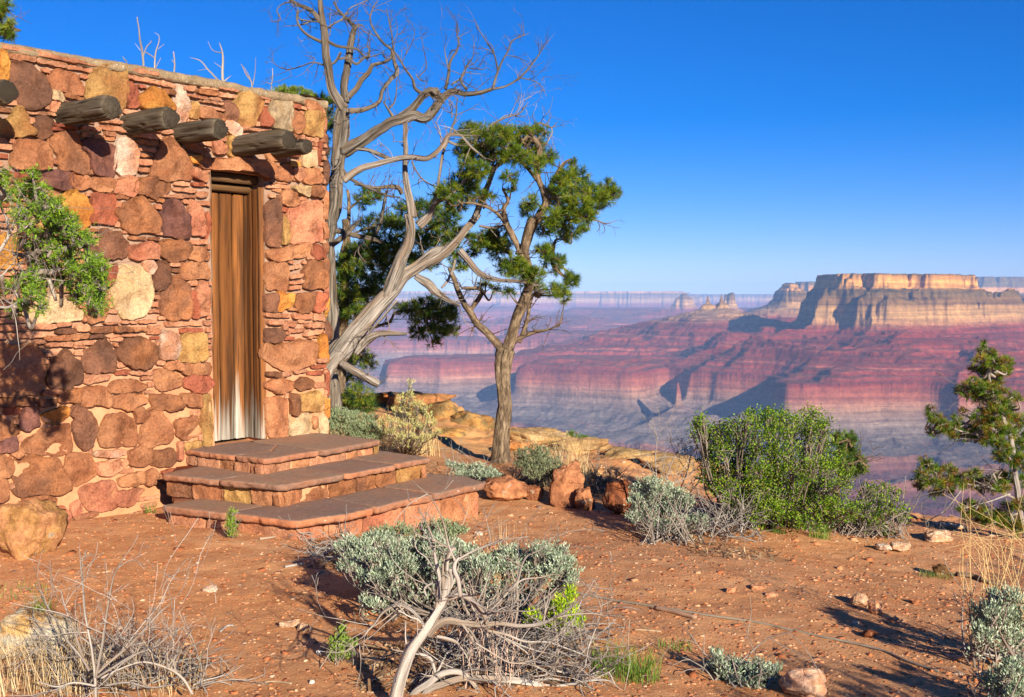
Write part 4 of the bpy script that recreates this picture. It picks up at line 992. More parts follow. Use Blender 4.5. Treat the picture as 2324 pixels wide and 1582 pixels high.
cm.add(np.stack([X_, Y_, Hc], -1).reshape(-1, 3), [np.stack([i, i + n_, i + n_ + 1, i + 1], -1)])
m_c, ct, cb = nodes('canyon_strata'); cb.inputs['Specular IOR Level'].default_value = 0.0
cpn = attr(ct, 'tuv').outputs['Vector']
csx = N(ct, 'ShaderNodeSeparateXYZ'); ct.links.new(cpn, csx.inputs[0])
wob = N(ct, 'ShaderNodeTexNoise'); wob.inputs['Scale'].default_value = 0.004; wob.inputs['Detail'].default_value = 5; ct.links.new(cpn, wob.inputs['Vector'])
wz = N(ct, 'ShaderNodeMath'); wz.operation = 'MULTIPLY_ADD'; ct.links.new(wob.outputs[0], wz.inputs[0]); wz.inputs[1].default_value = 26; ct.links.new(csx.outputs[2], wz.inputs[2])
nr = N(ct, 'ShaderNodeMapRange'); nr.inputs['From Min'].default_value = -950 + 13; nr.inputs['From Max'].default_value = 250 + 13; ct.links.new(wz.outputs[0], nr.inputs['Value'])
def ramp(stops):
    r = N(ct, 'ShaderNodeValToRGB'); e = r.color_ramp.elements
    st_s = sorted(stops); e.remove(e[-1]); e[0].position = 0.0; e[0].color = (*lin(st_s[0][1]), 1)
    for zv, c in st_s[1:]:
        el = e.new((zv + 950) / 1200); el.color = (*lin(c), 1)
    ct.links.new(nr.outputs[0], r.inputs[0]); return r.outputs[0]
cliff = ramp([(-950, (92, 62, 66)), (-700, (100, 66, 72)), (-672, (128, 90, 84)), (-628, (140, 102, 90)), (-610, (118, 112, 108)), (-560, (134, 122, 114)), (-515, (142, 120, 108)), (-500, (142, 116, 98)), (-470, (166, 124, 102)), (-440, (160, 98, 76)), (-398, (142, 78, 60)), (-388, (136, 66, 54)), (-330, (146, 70, 56)), (-322, (184, 112, 92)), (-312, (134, 62, 52)), (-262, (140, 66, 54)), (-255, (172, 100, 82)), (-246, (128, 58, 48)), (-190, (136, 62, 50)), (-166, (150, 82, 60)), (-150, (166, 122, 84)), (-110, (188, 152, 98)), (-58, (176, 140, 88)), (-46, (122, 96, 58)), (-20, (138, 108, 62)), (10, (104, 88, 52)), (34, (130, 104, 56)), (40, (210, 156, 84)), (70, (222, 168, 88)), (104, (200, 146, 74)), (118, (120, 104, 56))])
slope = ramp([(-950, (96, 70, 76)), (-680, (104, 84, 84)), (-625, (122, 116, 112)), (-560, (128, 120, 116)), (-520, (134, 118, 112)), (-480, (150, 118, 100)), (-395, (134, 92, 78)), (-380, (128, 78, 66)), (-180, (134, 72, 58)), (-160, (170, 132, 102)), (-60, (150, 124, 86)), (-30, (92, 84, 54)), (50, (84, 78, 48)), (104, (62, 70, 44)), (120, (50, 60, 36))])
geo = N(ct, 'ShaderNodeNewGeometry'); gs = N(ct, 'ShaderNodeSeparateXYZ'); ct.links.new(geo.outputs['True Normal'], gs.inputs[0])
sr = N(ct, 'ShaderNodeMapRange'); sr.inputs['From Min'].default_value = 0.80; sr.inputs['From Max'].default_value = 0.93; ct.links.new(gs.outputs[2], sr.inputs['Value'])
cc_ = mix(ct, sr.outputs[0], cliff, slope)
# thin bedding bands, water streaks, scrub
mpb = N(ct, 'ShaderNodeMapping'); mpb.inputs['Scale'].default_value = (0.0012, 0.0012, 0.055); ct.links.new(cpn, mpb.inputs['Vector'])
nb = N(ct, 'ShaderNodeTexNoise'); nb.inputs['Scale'].default_value = 1; nb.inputs['Detail'].default_value = 6; nb.inputs['Roughness'].default_value = 0.7; ct.links.new(mpb.outputs[0], nb.inputs['Vector'])
br_ = N(ct, 'ShaderNodeMapRange'); br_.inputs['From Min'].default_value = 0.35; br_.inputs['From Max'].default_value = 0.65; ct.links.new(nb.outputs[0], br_.inputs['Value'])
cc_ = mix(ct, br_.outputs[0], mix(ct, 1.0, cc_, (0.60, 0.56, 0.56), 'MULTIPLY'), mix(ct, 1.0, cc_, (1.3, 1.25, 1.18), 'MULTIPLY'))
s1_, _ = noise_fac(ct, cpn, 1.0, 5, 0.7, 0.42, 0.6, stretch=(0.02, 0.02, 0.0016)); cc_ = mix(ct, mul(ct, s1_, 0.3), cc_, mix(ct, 1.0, cc_, (0.66, 0.6, 0.6), 'MULTIPLY'))
s2_, _ = noise_fac(ct, cpn, 0.09, 4, 0.7, 0.55, 0.62); cc_ = mix(ct, mul(ct, mul(ct, s2_, sr.outputs[0]), 0.4), cc_, tuple(lin((84, 84, 62))))
s3_, _ = noise_fac(ct, cpn, 0.0022, 5, 0.65, 0.42, 0.62); cc_ = mix(ct, mul(ct, s3_, 0.4), cc_, mix(ct, 1.0, cc_, (0.74, 0.80, 0.84), 'MULTIPLY'))
s4_, _ = noise_fac(ct, cpn, 0.035, 6, 0.75, 0.35, 0.65); cc_ = mix(ct, s4_, mix(ct, 1.0, cc_, (0.68, 0.66, 0.66), 'MULTIPLY'), mix(ct, 1.0, cc_, (1.15, 1.14, 1.1), 'MULTIPLY'))
cc_ = mix(ct, 1.0, cc_, (1.15, 1.08, 1.02), 'MULTIPLY'); ct.links.new(cc_, cb.inputs['Base Color'])
_, ch = noise_fac(ct, cpn, 1.0, 7, 0.75, stretch=(0.03, 0.03, 0.05)); bump(ct, cb, ch, 0.85, 20)
co = cm.build('canyon_terrain', m_c); co['kind'] = 'structure'
# river-worn air: one even box of haze
hz = MB(); box(hz, -34000, -600, -955, 34000, 34500, 340)
m_h = bpy.data.materials.new('haze'); m_h.use_nodes = True; htn = m_h.node_tree; htn.nodes.remove(htn.nodes['Principled BSDF'])
pv = htn.nodes.new('ShaderNodeVolumePrincipled'); pv.inputs['Color'].default_value = (0.34, 0.55, 1.0, 1); pv.inputs['Density'].default_value = 3.5e-5; pv.inputs['Anisotropy'].default_value = -0.28
htn.links.new(pv.outputs[0], htn.nodes['Material Output'].inputs['Volume'])
ho = hz.build('haze', m_h); ho['kind'] = 'stuff'; ho['label'] = 'blue haze filling the air of the canyon'; ho['category'] = 'haze'
# ------------------------------------------------------------------ trees: traced limbs get real depth, thickness, and grown twigs
def T3(x, y): return 605.2 + .38255 * x, .38255 * y
def Z1t(x, y): return .38255 * x, .38255 * y
def T4(x, y): return 726.3 + .45907 * x, 484.2 + .45907 * y
def T5(x, y): return 1331.5 + .4271 * x, 544.7 + .4271 * y
def T6(x, y): return .33856 * x, 1149.9 + .33856 * y
def T7(x, y): return 665.7 + .33856 * x, 1149.9 + .33856 * y
def T8(x, y): return 1392 + .4011 * x, 968.4 + .4011 * y
def TI3(x, y): return (x / 3.5156) / 1.6523, (600 + y / 3.5156) / 1.6523
def TI5(x, y): return (x / 3.5156) / 1.6523, (1050 + y / 3.5156) / 1.6523
SCL = {T3: .38255, Z1t: .38255, T4: .45907, T5: .4271, T6: .33856, T7: .33856, T8: .4011, TI3: 1 / 5.809, TI5: 1 / 5.809}
def parse(txt):
    """lines: 'x,y,r x,y,r ...' in tile pixels; r is the limb's half-width in tile pixels"""
    out = []
    for ln in txt.strip().split('\n'):
        q = [tuple(map(float, s.split(','))) for s in ln.split()]
        last = q[0][2]; r = []
        for a in q:
            if len(a) > 2: last = a[2]
            r.append((a[0], a[1], last))
        # interpolate missing radii: linear from first to last given
        given = [i for i, a in enumerate(q) if len(a) > 2]
        rad = np.interp(range(len(q)), given, [q[i][2] for i in given])
        out.append([(a[0], a[1], rad[i]) for i, a in enumerate(q)])
    return out
class Skel:
    def __init__(self): self.px = []; self.d = []; self.w = []
    def add(self, px, d, w): self.px += list(px); self.d += list(d); self.w += list(w)
    def near(self, x, y):
        a = np.array(self.px); k = np.argmin(((a - (x, y)) ** 2).sum(1)); return k, math.sqrt(((a[k] - (x, y)) ** 2).sum())
def grow_limb(skel, tile, pts, depth, seed, amp=0.25, root=False, sub=7):
    """turn a traced limb into world points with wandering depth; returns points, radii"""
    px = np.array([tile(a, b) for a, b, c in pts]); sc = SCL[tile]
    rad = np.array([c for _, _, c in pts]) * sc
    q = catmull(np.c_[px, rad], sub); px, rad = q[:, :2], np.maximum(q[:, 2], 0.12)
    L = np.concatenate([[0], np.cumsum(np.linalg.norm(np.diff(px, axis=0), axis=1))])
    d0 = depth
    if skel.px and not root:
        k, dist = skel.near(*px[0])
        if dist < 16: d0 = skel.d[k]
        else: d0 = depth + 0.2 * math.sin(seed * 7.7)
    rng = np.random.default_rng(seed + 100)
    slope = rng.uniform(-1, 1) * amp
    mm_ = L / 2570 * depth
    d = d0 + slope * mm_ + amp * 0.45 * (n1(mm_ * 1.6, seed) - n1(np.zeros(1), seed)[0]) * np.clip(mm_ * 2, 0, 1)
    w_ = np.array([P(a, b, c) for (a, b), c in zip(px, d)])
    rw = rad / 2570 * d
    w_ = w_ + (np.stack([n1(mm_ * 9, seed + 1), n1(mm_ * 9, seed + 2), n1(mm_ * 9, seed + 3)], -1)) * (0.006 + 0.12 * rw[:, None]) * np.clip(mm_ * 6, 0, 1)[:, None]
    skel.add(px, d, w_)
    return w_, rw
def twig(mb, p, d, L, r, rng, depth=1, sides=4, col=(1, 1, 1), kids=2, curl=0.5):
    n = 5; pts = [p]; dd = d
    for q in range(n):
        dd = norm(dd + rng.normal(0, curl * 0.35, 3)); pts.append(pts[-1] + dd * L / n)
    tube(mb, catmull(pts, 2), np.linspace(r, max(0.0012, r * 0.3), 2 * n + 1), sides, col, 0, rng.random() * 9, cap=False)
    if depth > 0:
        for _ in range(kids):
            k = rng.integers(1, n); twig(mb, pts[k], norm(dd + rng.normal(0, 0.8, 3)), L * rng.uniform(.3, .6), r * .55, rng, depth - 1, 3, col, kids, curl)
def twigs_on(mb, pts, rad, n, rng, Lr=(0.08, 0.3), rmax=0.006, col=(1, 1, 1), up=0.25, depth=1):
    for _ in range(n):
        k = rng.integers(len(pts) // 4, len(pts)); tdir = norm(pts[min(k + 1, len(pts) - 1)] - pts[k - 1])
        d = norm(tdir * 0.5 + norm(rng.normal(0, 1, 3)) * 0.9 + np.array([0, 0, up]))
        twig(mb, pts[k], d, rng.uniform(*Lr), min(rmax, rad[k] * 0.6), rng, depth, 4, col)

def dead_tree(name, label, depth, blocks, seed, trunk_n=1, twig_mul=1.0, mat=None, amp=0.3, cat='dead tree', group=None, base=None, first='trunk', rs=1.0):
    mat = mat or M_DEAD; sk = Skel(); root = None; q = seed; rng = np.random.default_rng(seed)
    k = 0
    for tile, txt in blocks:
        for pts in parse(txt):
            w_, rw = grow_limb(sk, tile, pts, depth, q, amp, root=(k == 0)); q += 1; rw = rw * rs
            if root is None:
                b = np.array(base) if base is not None else w_[0]
                root = thing(name, b, label, cat, group)
            mb = MB(); big = rw.max() > 0.02
            tone = rng.uniform(0.85, 1.12)
            tube(mb, w_, rw, 34 if rw.max() > 0.03 else (14 if big else 5), np.array([1, .97, .93]) * tone, 0.30 if big else 0.0, q, groove=0.22 if big else 0)
            if k >= trunk_n or rw.max() < 0.04:
                Lm = np.linalg.norm(np.diff(w_, axis=0), axis=1).sum()
                nt = int(Lm * 5.0 * twig_mul + (1 if twig_mul > .2 else 0))
                twigs_on(mb, w_, rw, nt, rng, (0.06, 0.34), 0.0048, np.array([1.15, 1.1, 1.05]) * tone, depth=2)
            part(mb, first if k < trunk_n else 'branch', mat, root, smooth=True); k += 1
    return root, sk

A3 = '''385,2450,60 375,2000,56 372,1700,50 365,1480,46 385,1300,45 400,1200,45 418,1000,44 440,800,50 458,640,42
458,650,36 400,560,30 368,440,27 350,300,25 340,180,23 322,60,19 318,-60,15
470,610,26 462,500,24 485,350,24 512,200,20 525,160,17 495,130,12 460,100,10 420,50,8 400,10,6
525,170,12 540,150,9 570,150,5
480,580,22 540,510,20 600,430,17 630,385,13 700,370,10 735,350,8
735,350,9 742,300,11 700,260,10 660,210,9 625,150,7 615,100,6 632,40,5 660,0,4
742,290,10 760,370,12 772,430,15 740,470,14 690,540,12 660,610,13 570,650,17 490,655,20
320,130,17 280,80,16 240,50,14 195,30,11 140,0,8
170,10,7 100,20,5 62,60,4 82,110,4 50,130,3 22,125,2
185,60,6 190,110,6 240,125,6 310,130,5
95,155,2 160,152,4 230,140,5 300,112,6
330,250,13 250,215,11 200,165,9 180,110,8 188,60,6
340,235,13 420,272,12 520,290,9 560,320,9 595,345,8 612,300,6 600,270,4 608,215,2
440,310,11 405,365,10 345,390,8 275,370,6 200,395,5 120,412,4 60,390,3 20,345,2 0,340,1
270,375,3 285,345,3 225,330,2
135,412,3 140,450,2 85,475,2 0,492,1
430,350,9 480,345,10 530,380,10 570,350,9 615,325,7
360,170,8 400,140,7 450,110,6 495,50,5 560,20,4 600,0,3
372,215,5 380,160,4 372,80,2
450,900,46 560,838,38 680,760,36 780,712,36 860,690,34 940,700,28 995,650,28 1040,590,25 1100,545,22 1170,558,18 1260,550,16 1340,530,14
1340,530,11 1372,420,9 1400,355,7 1435,295,6 1460,240,5 1520,212,4 1558,195,2
1372,420,7 1350,320,6 1300,240,5 1255,170,4 1232,110,2
1340,530,10 1420,510,8 1500,460,7 1560,405,6 1620,320,5 1650,262,3
1500,460,5 1580,480,4 1630,512,3 1662,572,2
1630,480,3 1652,455,2 1700,465,1
790,700,28 860,648,28 930,570,24 985,540,30 1010,560,34 1000,520,12
930,560,14 882,525,13 865,470,10 825,410,8 790,345,7 750,290,6 742,200,5 722,110,4 708,50,2
750,250,4 775,190,3 762,90,1
1060,530,13 1080,440,12 1092,360,10 1130,300,8 1143,250,6 1130,205,5 1146,175,3
1082,420,6 1060,330,4 1050,262,2
1100,500,9 1150,465,8 1180,400,7 1222,330,4 1230,250,2
1185,400,4 1240,370,3 1262,335,2
1200,405,4 1290,410,3 1302,355,1
1185,530,12 1150,480,9 1165,430,7
885,440,4 910,475,4 945,482,3
900,460,5 948,395,4 930,280,3 912,192,1
825,325,4 865,240,3 872,165,2 830,120,1
750,690,14 715,640,9 688,600,5
730,640,8 760,600,6 772,520,4 770,470,3
440,990,13 500,1060,13 600,1115,12 700,1155,9 790,1170,5
520,880,14 600,890,15 690,925,14 760,955,12
520,1090,9 620,1110,10 720,1110,14 780,1110,18 805,1150,14
860,960,7 900,1035,6 960,1085,6 1050,1120,5 1130,1132,3
345,1000,4 400,1005,8 440,960,12
330,1100,10 420,1010,12 445,940,12
360,1380,16 420,1372,20 480,1385,20 560,1400,18 640,1420,14 690,1440,10
650,1390,14 680,1300,14 700,1200,12 710,1130,10
330,1480,22 400,1440,20 470,1390,18 540,1320,14
550,1440,8 545,1500,7 590,1560,5'''
C4 = '''-25,870,46 10,800,56 60,720,54 130,640,48 240,500,43 350,390,38 450,290,32 560,230,27 650,160,22 720,80,18 784,0,16
330,410,34 375,300,34 405,220,32 450,110,28 440,0,25
690,180,20 740,240,17 800,300,14 880,330,11 1000,340,8 1080,350,4
430,300,14 500,240,18 570,185,20 640,175,14
470,310,16 520,345,24 570,380,22 630,425,14 695,462,4
170,690,22 230,630,24 290,600,18 350,592,14 430,592,7
100,735,18 160,775,20 230,815,22 290,845,20
380,430,8 300,520,8 240,600,6 205,660,4
600,370,7 640,320,8 665,230,8'''
C3 = '''1230,1300,22 1262,1220,20 1310,1100,18 1350,1000,17 1430,930,14 1480,860,13 1505,800,11 1560,770,9 1620,735,7 1690,758,5 1726,722,2
1690,758,5 1690,800,4 1620,900,5 1625,860,3
1650,745,4 1680,710,3 1694,675,1
860,1290,28 850,1200,25 832,1100,20 820,980,16 825,850,15 820,735,14
900,1340,30 960,1280,22 1000,1205,17 1060,1170,13 1120,1130,11 1180,1060,8 1232,1000,5
990,1210,14 1020,1080,11 1040,930,10 1080,810,8 1118,700,7 1136,575,4
1100,700,5 1095,650,4 1070,580,2
455,1070,24 530,1015,22 640,980,20 750,950,18 860,935,17 960,940,16 1040,870,15 1080,805,14 1120,800,10 1160,808,9
1080,840,10 1130,860,11 1200,855,10 1280,800,9 1340,740,8 1420,700,6 1500,670,5 1550,608,3
1370,725,5 1410,690,4 1470,675,3 1500,620,3 1513,545,1
1160,808,9 1210,870,9 1270,920,7 1300,945,5
1400,960,9 1410,850,7 1420,750,5 1425,730,3
1035,850,5 1025,770,4 995,720,2
1260,1340,9 1340,1350,9 1430,1330,7
1310,1100,6 1250,1140,6 1190,1080,5'''
WB = np.array([-2.0, 10.6, 0.05])
dead_tree('dead_juniper', 'tall bare grey juniper rising behind the corner of the stone building', 11.0, [(T3, A3)], 200, trunk_n=2, twig_mul=2.4, rs=.80, mat=M_DEAD2)
dead_tree('leaning_dead_juniper', 'bare silver juniper leaning right from behind the building corner and forking over the sky', 9.6, [(T4, C4), (T3, C3)], 320, trunk_n=2, twig_mul=1.9, amp=0.25, rs=.88)

# saplings behind the roof
TW = [('bare grey forked sapling, tallest of those above the roof', '''855,560,6 850,395,6 840,290,6 826,200,4 815,98,3
846,345,3 868,280,3 900,245,2 890,238,1
862,310,3 890,325,3 915,345,3
834,300,2 800,258,1'''),
 ('slender pale sapling just right of the tallest one above the roof', '''922,560,5 918,405,5 922,330,4 940,255,3 942,212,2 918,193,1
925,400,3 955,342,1
936,292,2 975,262,1'''),
 ('short single dead stem above the roof', '''1028,560,5 1030,435,5 1036,380,4 1031,305,3
1032,372,3 1018,352,1'''),
 ('whitish dead sapling with a long branch drooping left above the roof', '''1325,640,8 1320,495,8 1318,400,7 1322,322,5 1303,255,2
1308,490,5 1240,420,4 1190,362,3 1125,340,1
1320,315,3 1262,300,2 1232,248,1
1325,488,4 1345,470,3 1372,448,1
1312,400,3 1290,385,2 1268,368,1
1228,408,2 1172,420,1'''),
 ('thin wishbone-shaped dead sapling above the roof', '''1496,640,4 1495,525,4 1490,482,4 1460,440,4 1428,378,2
1500,505,3 1513,425,2 1518,340,1
1488,478,3 1475,445,2 1448,398,1'''),
 ('tiny twig sticking up left of the tallest sapling over the roof', '''765,560,3 755,380,3 742,355,3 728,335,1
748,365,2 742,345,1'''),
 ('upright thin dead stem beside the green treetop over the roof', '''1605,640,3 1607,545,3 1614,470,3 1617,405,2
1612,500,2 1580,490,2 1565,495,1''')]
for q, (lb, tx) in enumerate(TW):
    dead_tree('dead_sapling', lb, 11.6, [(Z1t, tx)], 600 + q * 20, twig_mul=0.08, mat=M_TWIG, cat='dead sapling', group='bare saplings behind the roof', rs=1.15)

# ------------------------------------------------------------------ foliage
def tri_mesh(mb, a, b, c, col):
    n = len(a); v = np.stack([a, b, c], 1).reshape(-1, 3)
    mb.add(v, [np.arange(3 * n).reshape(-1, 3)], np.repeat(col, 3, 0))
def quad_mesh(mb, a, b, c, d, col):
    n = len(a); v = np.stack([a, b, c, d], 1).reshape(-1, 3)
    mb.add(v, [np.arange(4 * n).reshape(-1, 4)], np.repeat(col, 4, 0))
def unit(n, rng): return norm(rng.normal(0, 1, (n, 3)))
def pal(colors, n, rng, var=0.18):
    c = np.array([lin(q) for q in colors])[rng.integers(0, len(colors), n)]
    return c * rng.uniform(1 - var, 1 + var, (n, 1))
def needles(mb, cen, dirs, rng, n=26, L=0.045, w_=0.0032, cols=((74, 96, 30),)):
    m = len(cen); cen = np.repeat(cen, n, 0); d0 = np.repeat(dirs, n, 0)
    d = norm(d0 * 0.75 + unit(m * n, rng) * 0.85); base = cen + d0 * rng.uniform(-0.5, 0.4, (m * n, 1)) * L
    side = norm(np.cross(d, unit(m * n, rng))) * w_ / 2
    tip = base + d * (L * rng.uniform(0.7, 1.1, (m * n, 1)))
    cl = np.repeat(pal(cols, m, rng, 0.22), n, 0) * rng.uniform(0.85, 1.15, (m * n, 1))
    quad_mesh(mb, base - side, base + side, tip + side * .35, tip - side * .35, cl)
def blades(mb, cen, dirs, rng, L=(0.012, 0.02), w_=0.006, cols=((150, 160, 130),), fold=0.3):
    m = len(cen); d = norm(dirs + unit(m, rng) * 0.55); s = norm(np.cross(d, unit(m, rng))); ll = rng.uniform(*L, (m, 1))
    a = cen; mid = cen + d * ll * 0.6; tip = cen + d * ll
    quad_mesh(mb, a, mid + s * w_ / 2, tip, mid - s * w_ / 2, pal(cols, m, rng))
def clump_pts(c, r, n, rng, shell=0.55):
    u = unit(n, rng); k = shell + (1 - shell) * rng.random((n, 1)) ** 0.7
    lump = 1 + 0.35 * fbm(u * 2.2 + c * 3, 3, 5)[:, None]
    return c + u * r * k * lump, norm(u / np.maximum(r, 1e-3))
def conifer(name, label, depth, tile_limbs, clumps, seed, cols, trunk_n=1, mat=None, dens=1.0, ndl=26, L=0.045, cat='tree', kind='needle', amp=0.25, group=None, trunk_col=(1, 1, 1), wn=0.0034):
    """limbs traced, crown made of many tufts on small twigs around each clump centre"""
    mat = mat or M_BARK; sk = Skel(); rng = np.random.default_rng(seed); root = None; k = 0; q = seed
    for tile, txt in tile_limbs:
        for pts in parse(txt):
            w_, rw = grow_limb(sk, tile, pts, depth, q, amp, root=(k == 0)); q += 1
            if root is None: root = thing(name, w_[0], label, cat, group)
            mb = MB(); tube(mb, w_, rw, 30 if k < trunk_n else 10, trunk_col, 0.2, q, groove=.12 if k < trunk_n else 0)
            if k >= trunk_n: twigs_on(mb, w_, rw, int(5 + 6 * len(w_) / 20), rng, (0.06, 0.25), 0.005, (.8, .75, .7))
            part(mb, 'trunk' if k < trunk_n else 'branch', mat, root, smooth=True); k += 1
    fo = MB(); tw = MB(); SW = np.array(sk.w); SP = np.array(sk.px); SD = np.array(sk.d)
    for tile, txt in clumps:
        for s in txt.split():
            x, y, rx, ry = map(float, s.split(',')); sc = SCL[tile]
            px, py = tile(x, y); ki = np.argmin(((SP - (px, py)) ** 2).sum(1)); d = SD[ki] + rng.uniform(-.3, .3)
            c = P(px, py, d); r = np.array([rx * sc, (rx + ry) * .5 * sc, ry * sc]) / 2570 * d
            src = SW[ki]; v = c - src; mid = src + v * .5 + np.array([0, 0, -0.04]) + rng.normal(0, .03, 3)
            if np.linalg.norm(v) > 0.05: tube(tw, catmull([src, mid, c], 5), np.linspace(0.011, 0.005, 11), 5, (.9, .85, .8), 0.1, rng.random() * 9)
            area = r[0] * r[2]
            n = max(6, int(area * 5200 * dens))
            pts, dr = clump_pts(c, r, n, rng)
            dr = norm(dr + np.array([0, 0, 0.45]))
            if kind == 'needle':
                needles(fo, pts, dr, rng, ndl, L, wn, cols)
            else:
                m = 9; pp = np.repeat(pts, m, 0) + rng.normal(0, 0.013, (n * m, 3)); needles(fo, pp, np.repeat(dr, m, 0), rng, 5, 0.017, 0.0032, cols)
            for t_ in range(min(n, 14)):
                a = pts[rng.integers(n)]; tube(tw, catmull([c + rng.normal(0, .01, 3), (c + a) / 2 + rng.normal(0, .012, 3), a], 2), np.linspace(.004, .0018, 5), 3, (.8, .75, .7), 0, t_, cap=False)
    part(tw, 'twigs', mat, root); part(fo, 'crown', M_LEAF, root)
    return root
PINE = ((84, 104, 28), (66, 88, 24), (106, 116, 34), (46, 68, 22))
DARKP = ((52, 78, 34), (66, 92, 36), (44, 66, 32), (84, 104, 40))
PT = '''890,1260,64 893,1215,52 897,1150,42 905,1080,38 911,1000,37 906,900,34 902,820,36 905,740,40 925,670,42
930,670,30 948,600,28 962,540,27 985,480,26 1015,410,24 1040,340,22 1030,260,22 1012,180,24 1040,60,24 1055,20,22
905,680,24 860,630,20 800,570,18 750,500,17 705,430,14 668,340,12 640,270,9
930,665,16 985,620,12 1060,588,9 1120,575,6 1172,558,2
985,640,10 1015,560,10 1035,470,9 1052,400,7
740,480,12 785,420,12 800,385,10 760,372,8 700,372,6'''
PT3 = '''1505,1520,32 1540,1440,27 1570,1360,25 1610,1290,24 1655,1210,22 1640,1140,20 1608,1060,18 1602,980,17 1618,900,15 1600,840,13 1560,810,10 1515,835,7
1655,1210,14 1680,1110,14 1725,1020,13 1770,965,8 1815,943,3
1612,1080,12 1560,1010,11 1505,955,9
1505,1500,18 1460,1400,17 1420,1320,15 1405,1240,13 1430,1190,11 1400,1120,7
1600,1310,10 1700,1285,8 1800,1280,7 1930,1300,5 2010,1325,3 2085,1305,1
1660,1180,9 1780,1170,7 1900,1150,5 2040,1130,4
1460,1420,12 1400,1300,11 1320,1235,9 1240,1210,7 1160,1200,5
1330,1010,8 1350,920,7 1290,860,5
1500,960,8 1420,880,7 1340,850,5
1440,1500,12 1300,1420,11 1240,1450,8 1180,1400,6
1690,1560,6 1700,1500,8 1715,1430,7 1760,1420,3'''
conifer('pinyon_pine', 'live pinyon pine with bare lower trunk standing alone right of the steps', 9.8, [(T4, PT), (T3, PT3)],
 [(T3, '1180,770,60,35 1250,770,50,40 1240,840,110,60 1330,780,80,40 1380,810,100,50 1480,800,90,50 1560,780,50,30 1610,775,40,30 1650,780,25,20 1170,900,60,50 1270,920,90,60 1380,900,110,60 1470,930,90,50 1550,890,80,60 1610,870,40,40 1660,930,60,50 1190,990,60,60 1260,1010,60,50 1150,1080,80,50 1210,1060,60,50 1190,1150,80,50 1090,1130,60,45 1130,1210,70,50 1020,1140,45,35 1440,1050,50,35 1450,1130,25,20 1600,970,50,50 1820,975,28,22 1780,1040,50,40 1850,1040,60,40 1740,1090,60,50 1820,1110,90,50 1700,1150,50,40 1900,1130,60,50 1960,1170,80,45 2020,1110,50,40 2060,1140,45,40 2000,1190,70,30 1740,1210,90,50 1840,1210,100,50 1930,1230,60,45 1780,1290,90,50 1880,1280,80,45 1690,1290,60,50 1640,1360,50,40 1740,1350,70,40 1810,1380,60,35 1880,1370,30,25 1760,1410,40,20 1570,1200,50,40 1540,1250,45,35 1330,1440,50,50 1300,1160,50,30 1640,1490,45,30 1720,1540,45,30 1380,1400,60,50'),
  (T4, '960,250,65,40 1000,290,60,35 920,270,50,35 880,180,50,50 830,120,45,40 1060,300,50,30 1040,350,50,28 900,150,55,30 790,130,40,40 760,180,40,30 860,370,28,15 930,390,35,18 820,350,30,14 1120,230,30,35 1180,240,28,25 1160,285,26,20 1100,180,45,25 1080,370,30,30 1150,375,45,28 1200,400,40,30 1240,340,38,35 1225,310,25,20 1260,320,18,22 1210,430,20,14 690,260,40,30 700,100,50,30')], 700, PINE, dens=1.7, L=.044)
DT = '''92,960,32 96,850,27 100,760,26 108,640,26 118,500,25 122,380,23 112,290,22 118,200,20 130,120,18 120,30,16
120,620,8 250,570,7 340,540,7 370,490,6 420,480,5 520,470,4
125,300,10 200,240,9 300,210,7 420,160,5
110,280,9 60,230,8 20,200,5
115,660,8 180,690,6 230,710,4
125,420,8 200,380,7 290,380,5'''
DT3 = '''470,1480,14 480,1380,13 490,1250,11 480,1130,9
490,1240,7 560,1180,6 620,1120,4
480,1400,8 580,1360,6 700,1320,5
500,1500,8 700,1460,7 900,1400,6 1050,1300,5'''
conifer('dark_pine', 'dark pine growing behind the dead junipers next to the building corner', 12.2, [(T4, DT), (T3, DT3)],
 [(T4, '130,440,100,60 60,480,60,60 230,430,90,60 100,360,90,50 200,350,100,60 300,380,70,50 270,280,100,60 150,270,80,50 350,300,70,50 60,540,40,40 30,600,30,40 420,230,60,50 350,200,80,50 250,190,80,50 180,180,50,40 60,400,50,40 180,500,70,40 530,460,80,50 600,470,70,45 450,480,60,40 520,530,80,50 610,540,70,50 640,490,50,50 560,590,70,35 650,580,45,25 560,640,35,18 400,470,45,25 480,590,45,30 130,740,60,50 200,710,55,45 240,740,40,25 160,820,50,40 60,740,50,50 50,830,50,60 190,900,80,50 230,950,60,40 120,960,60,40'),
  (T3, '610,1150,70,35 560,1200,50,40 640,1180,50,30 600,1330,70,40 680,1290,60,35 730,1340,60,50 640,1390,60,40 780,1320,60,50 830,1370,60,60 800,1240,50,40 870,1210,50,40 920,1240,60,50 970,1220,50,40 1010,1270,70,60 1080,1290,70,60 1050,1370,80,60 960,1360,70,60 1100,1400,60,50 900,1440,80,60 1000,1460,90,60 1100,1480,70,60 700,1440,80,50 780,1470,70,60 600,1460,60,50 520,1500,60,50 650,1530,80,50 840,1540,80,50 460,1560,60,50 950,1550,80,50')], 800, DARKP + ((108, 116, 44),), dens=0.9, L=0.055, wn=0.005, ndl=20)
conifer('corner_pine', 'green pine crown showing in the gap between the building corner and the tall bare juniper', 13.0, [(T3, '330,2300,20 335,1400,18 340,1000,16 345,800,12 350,640,8')],
 [(T3, '320,590,50,35 370,610,40,35 330,640,40,30 400,600,20,20 370,690,40,50 350,760,40,40 390,760,30,30 340,830,30,40 370,880,25,30 335,920,25,40 340,1000,25,40 320,700,30,40')], 860, PINE, dens=0.8, L=0.055, wn=0.005)
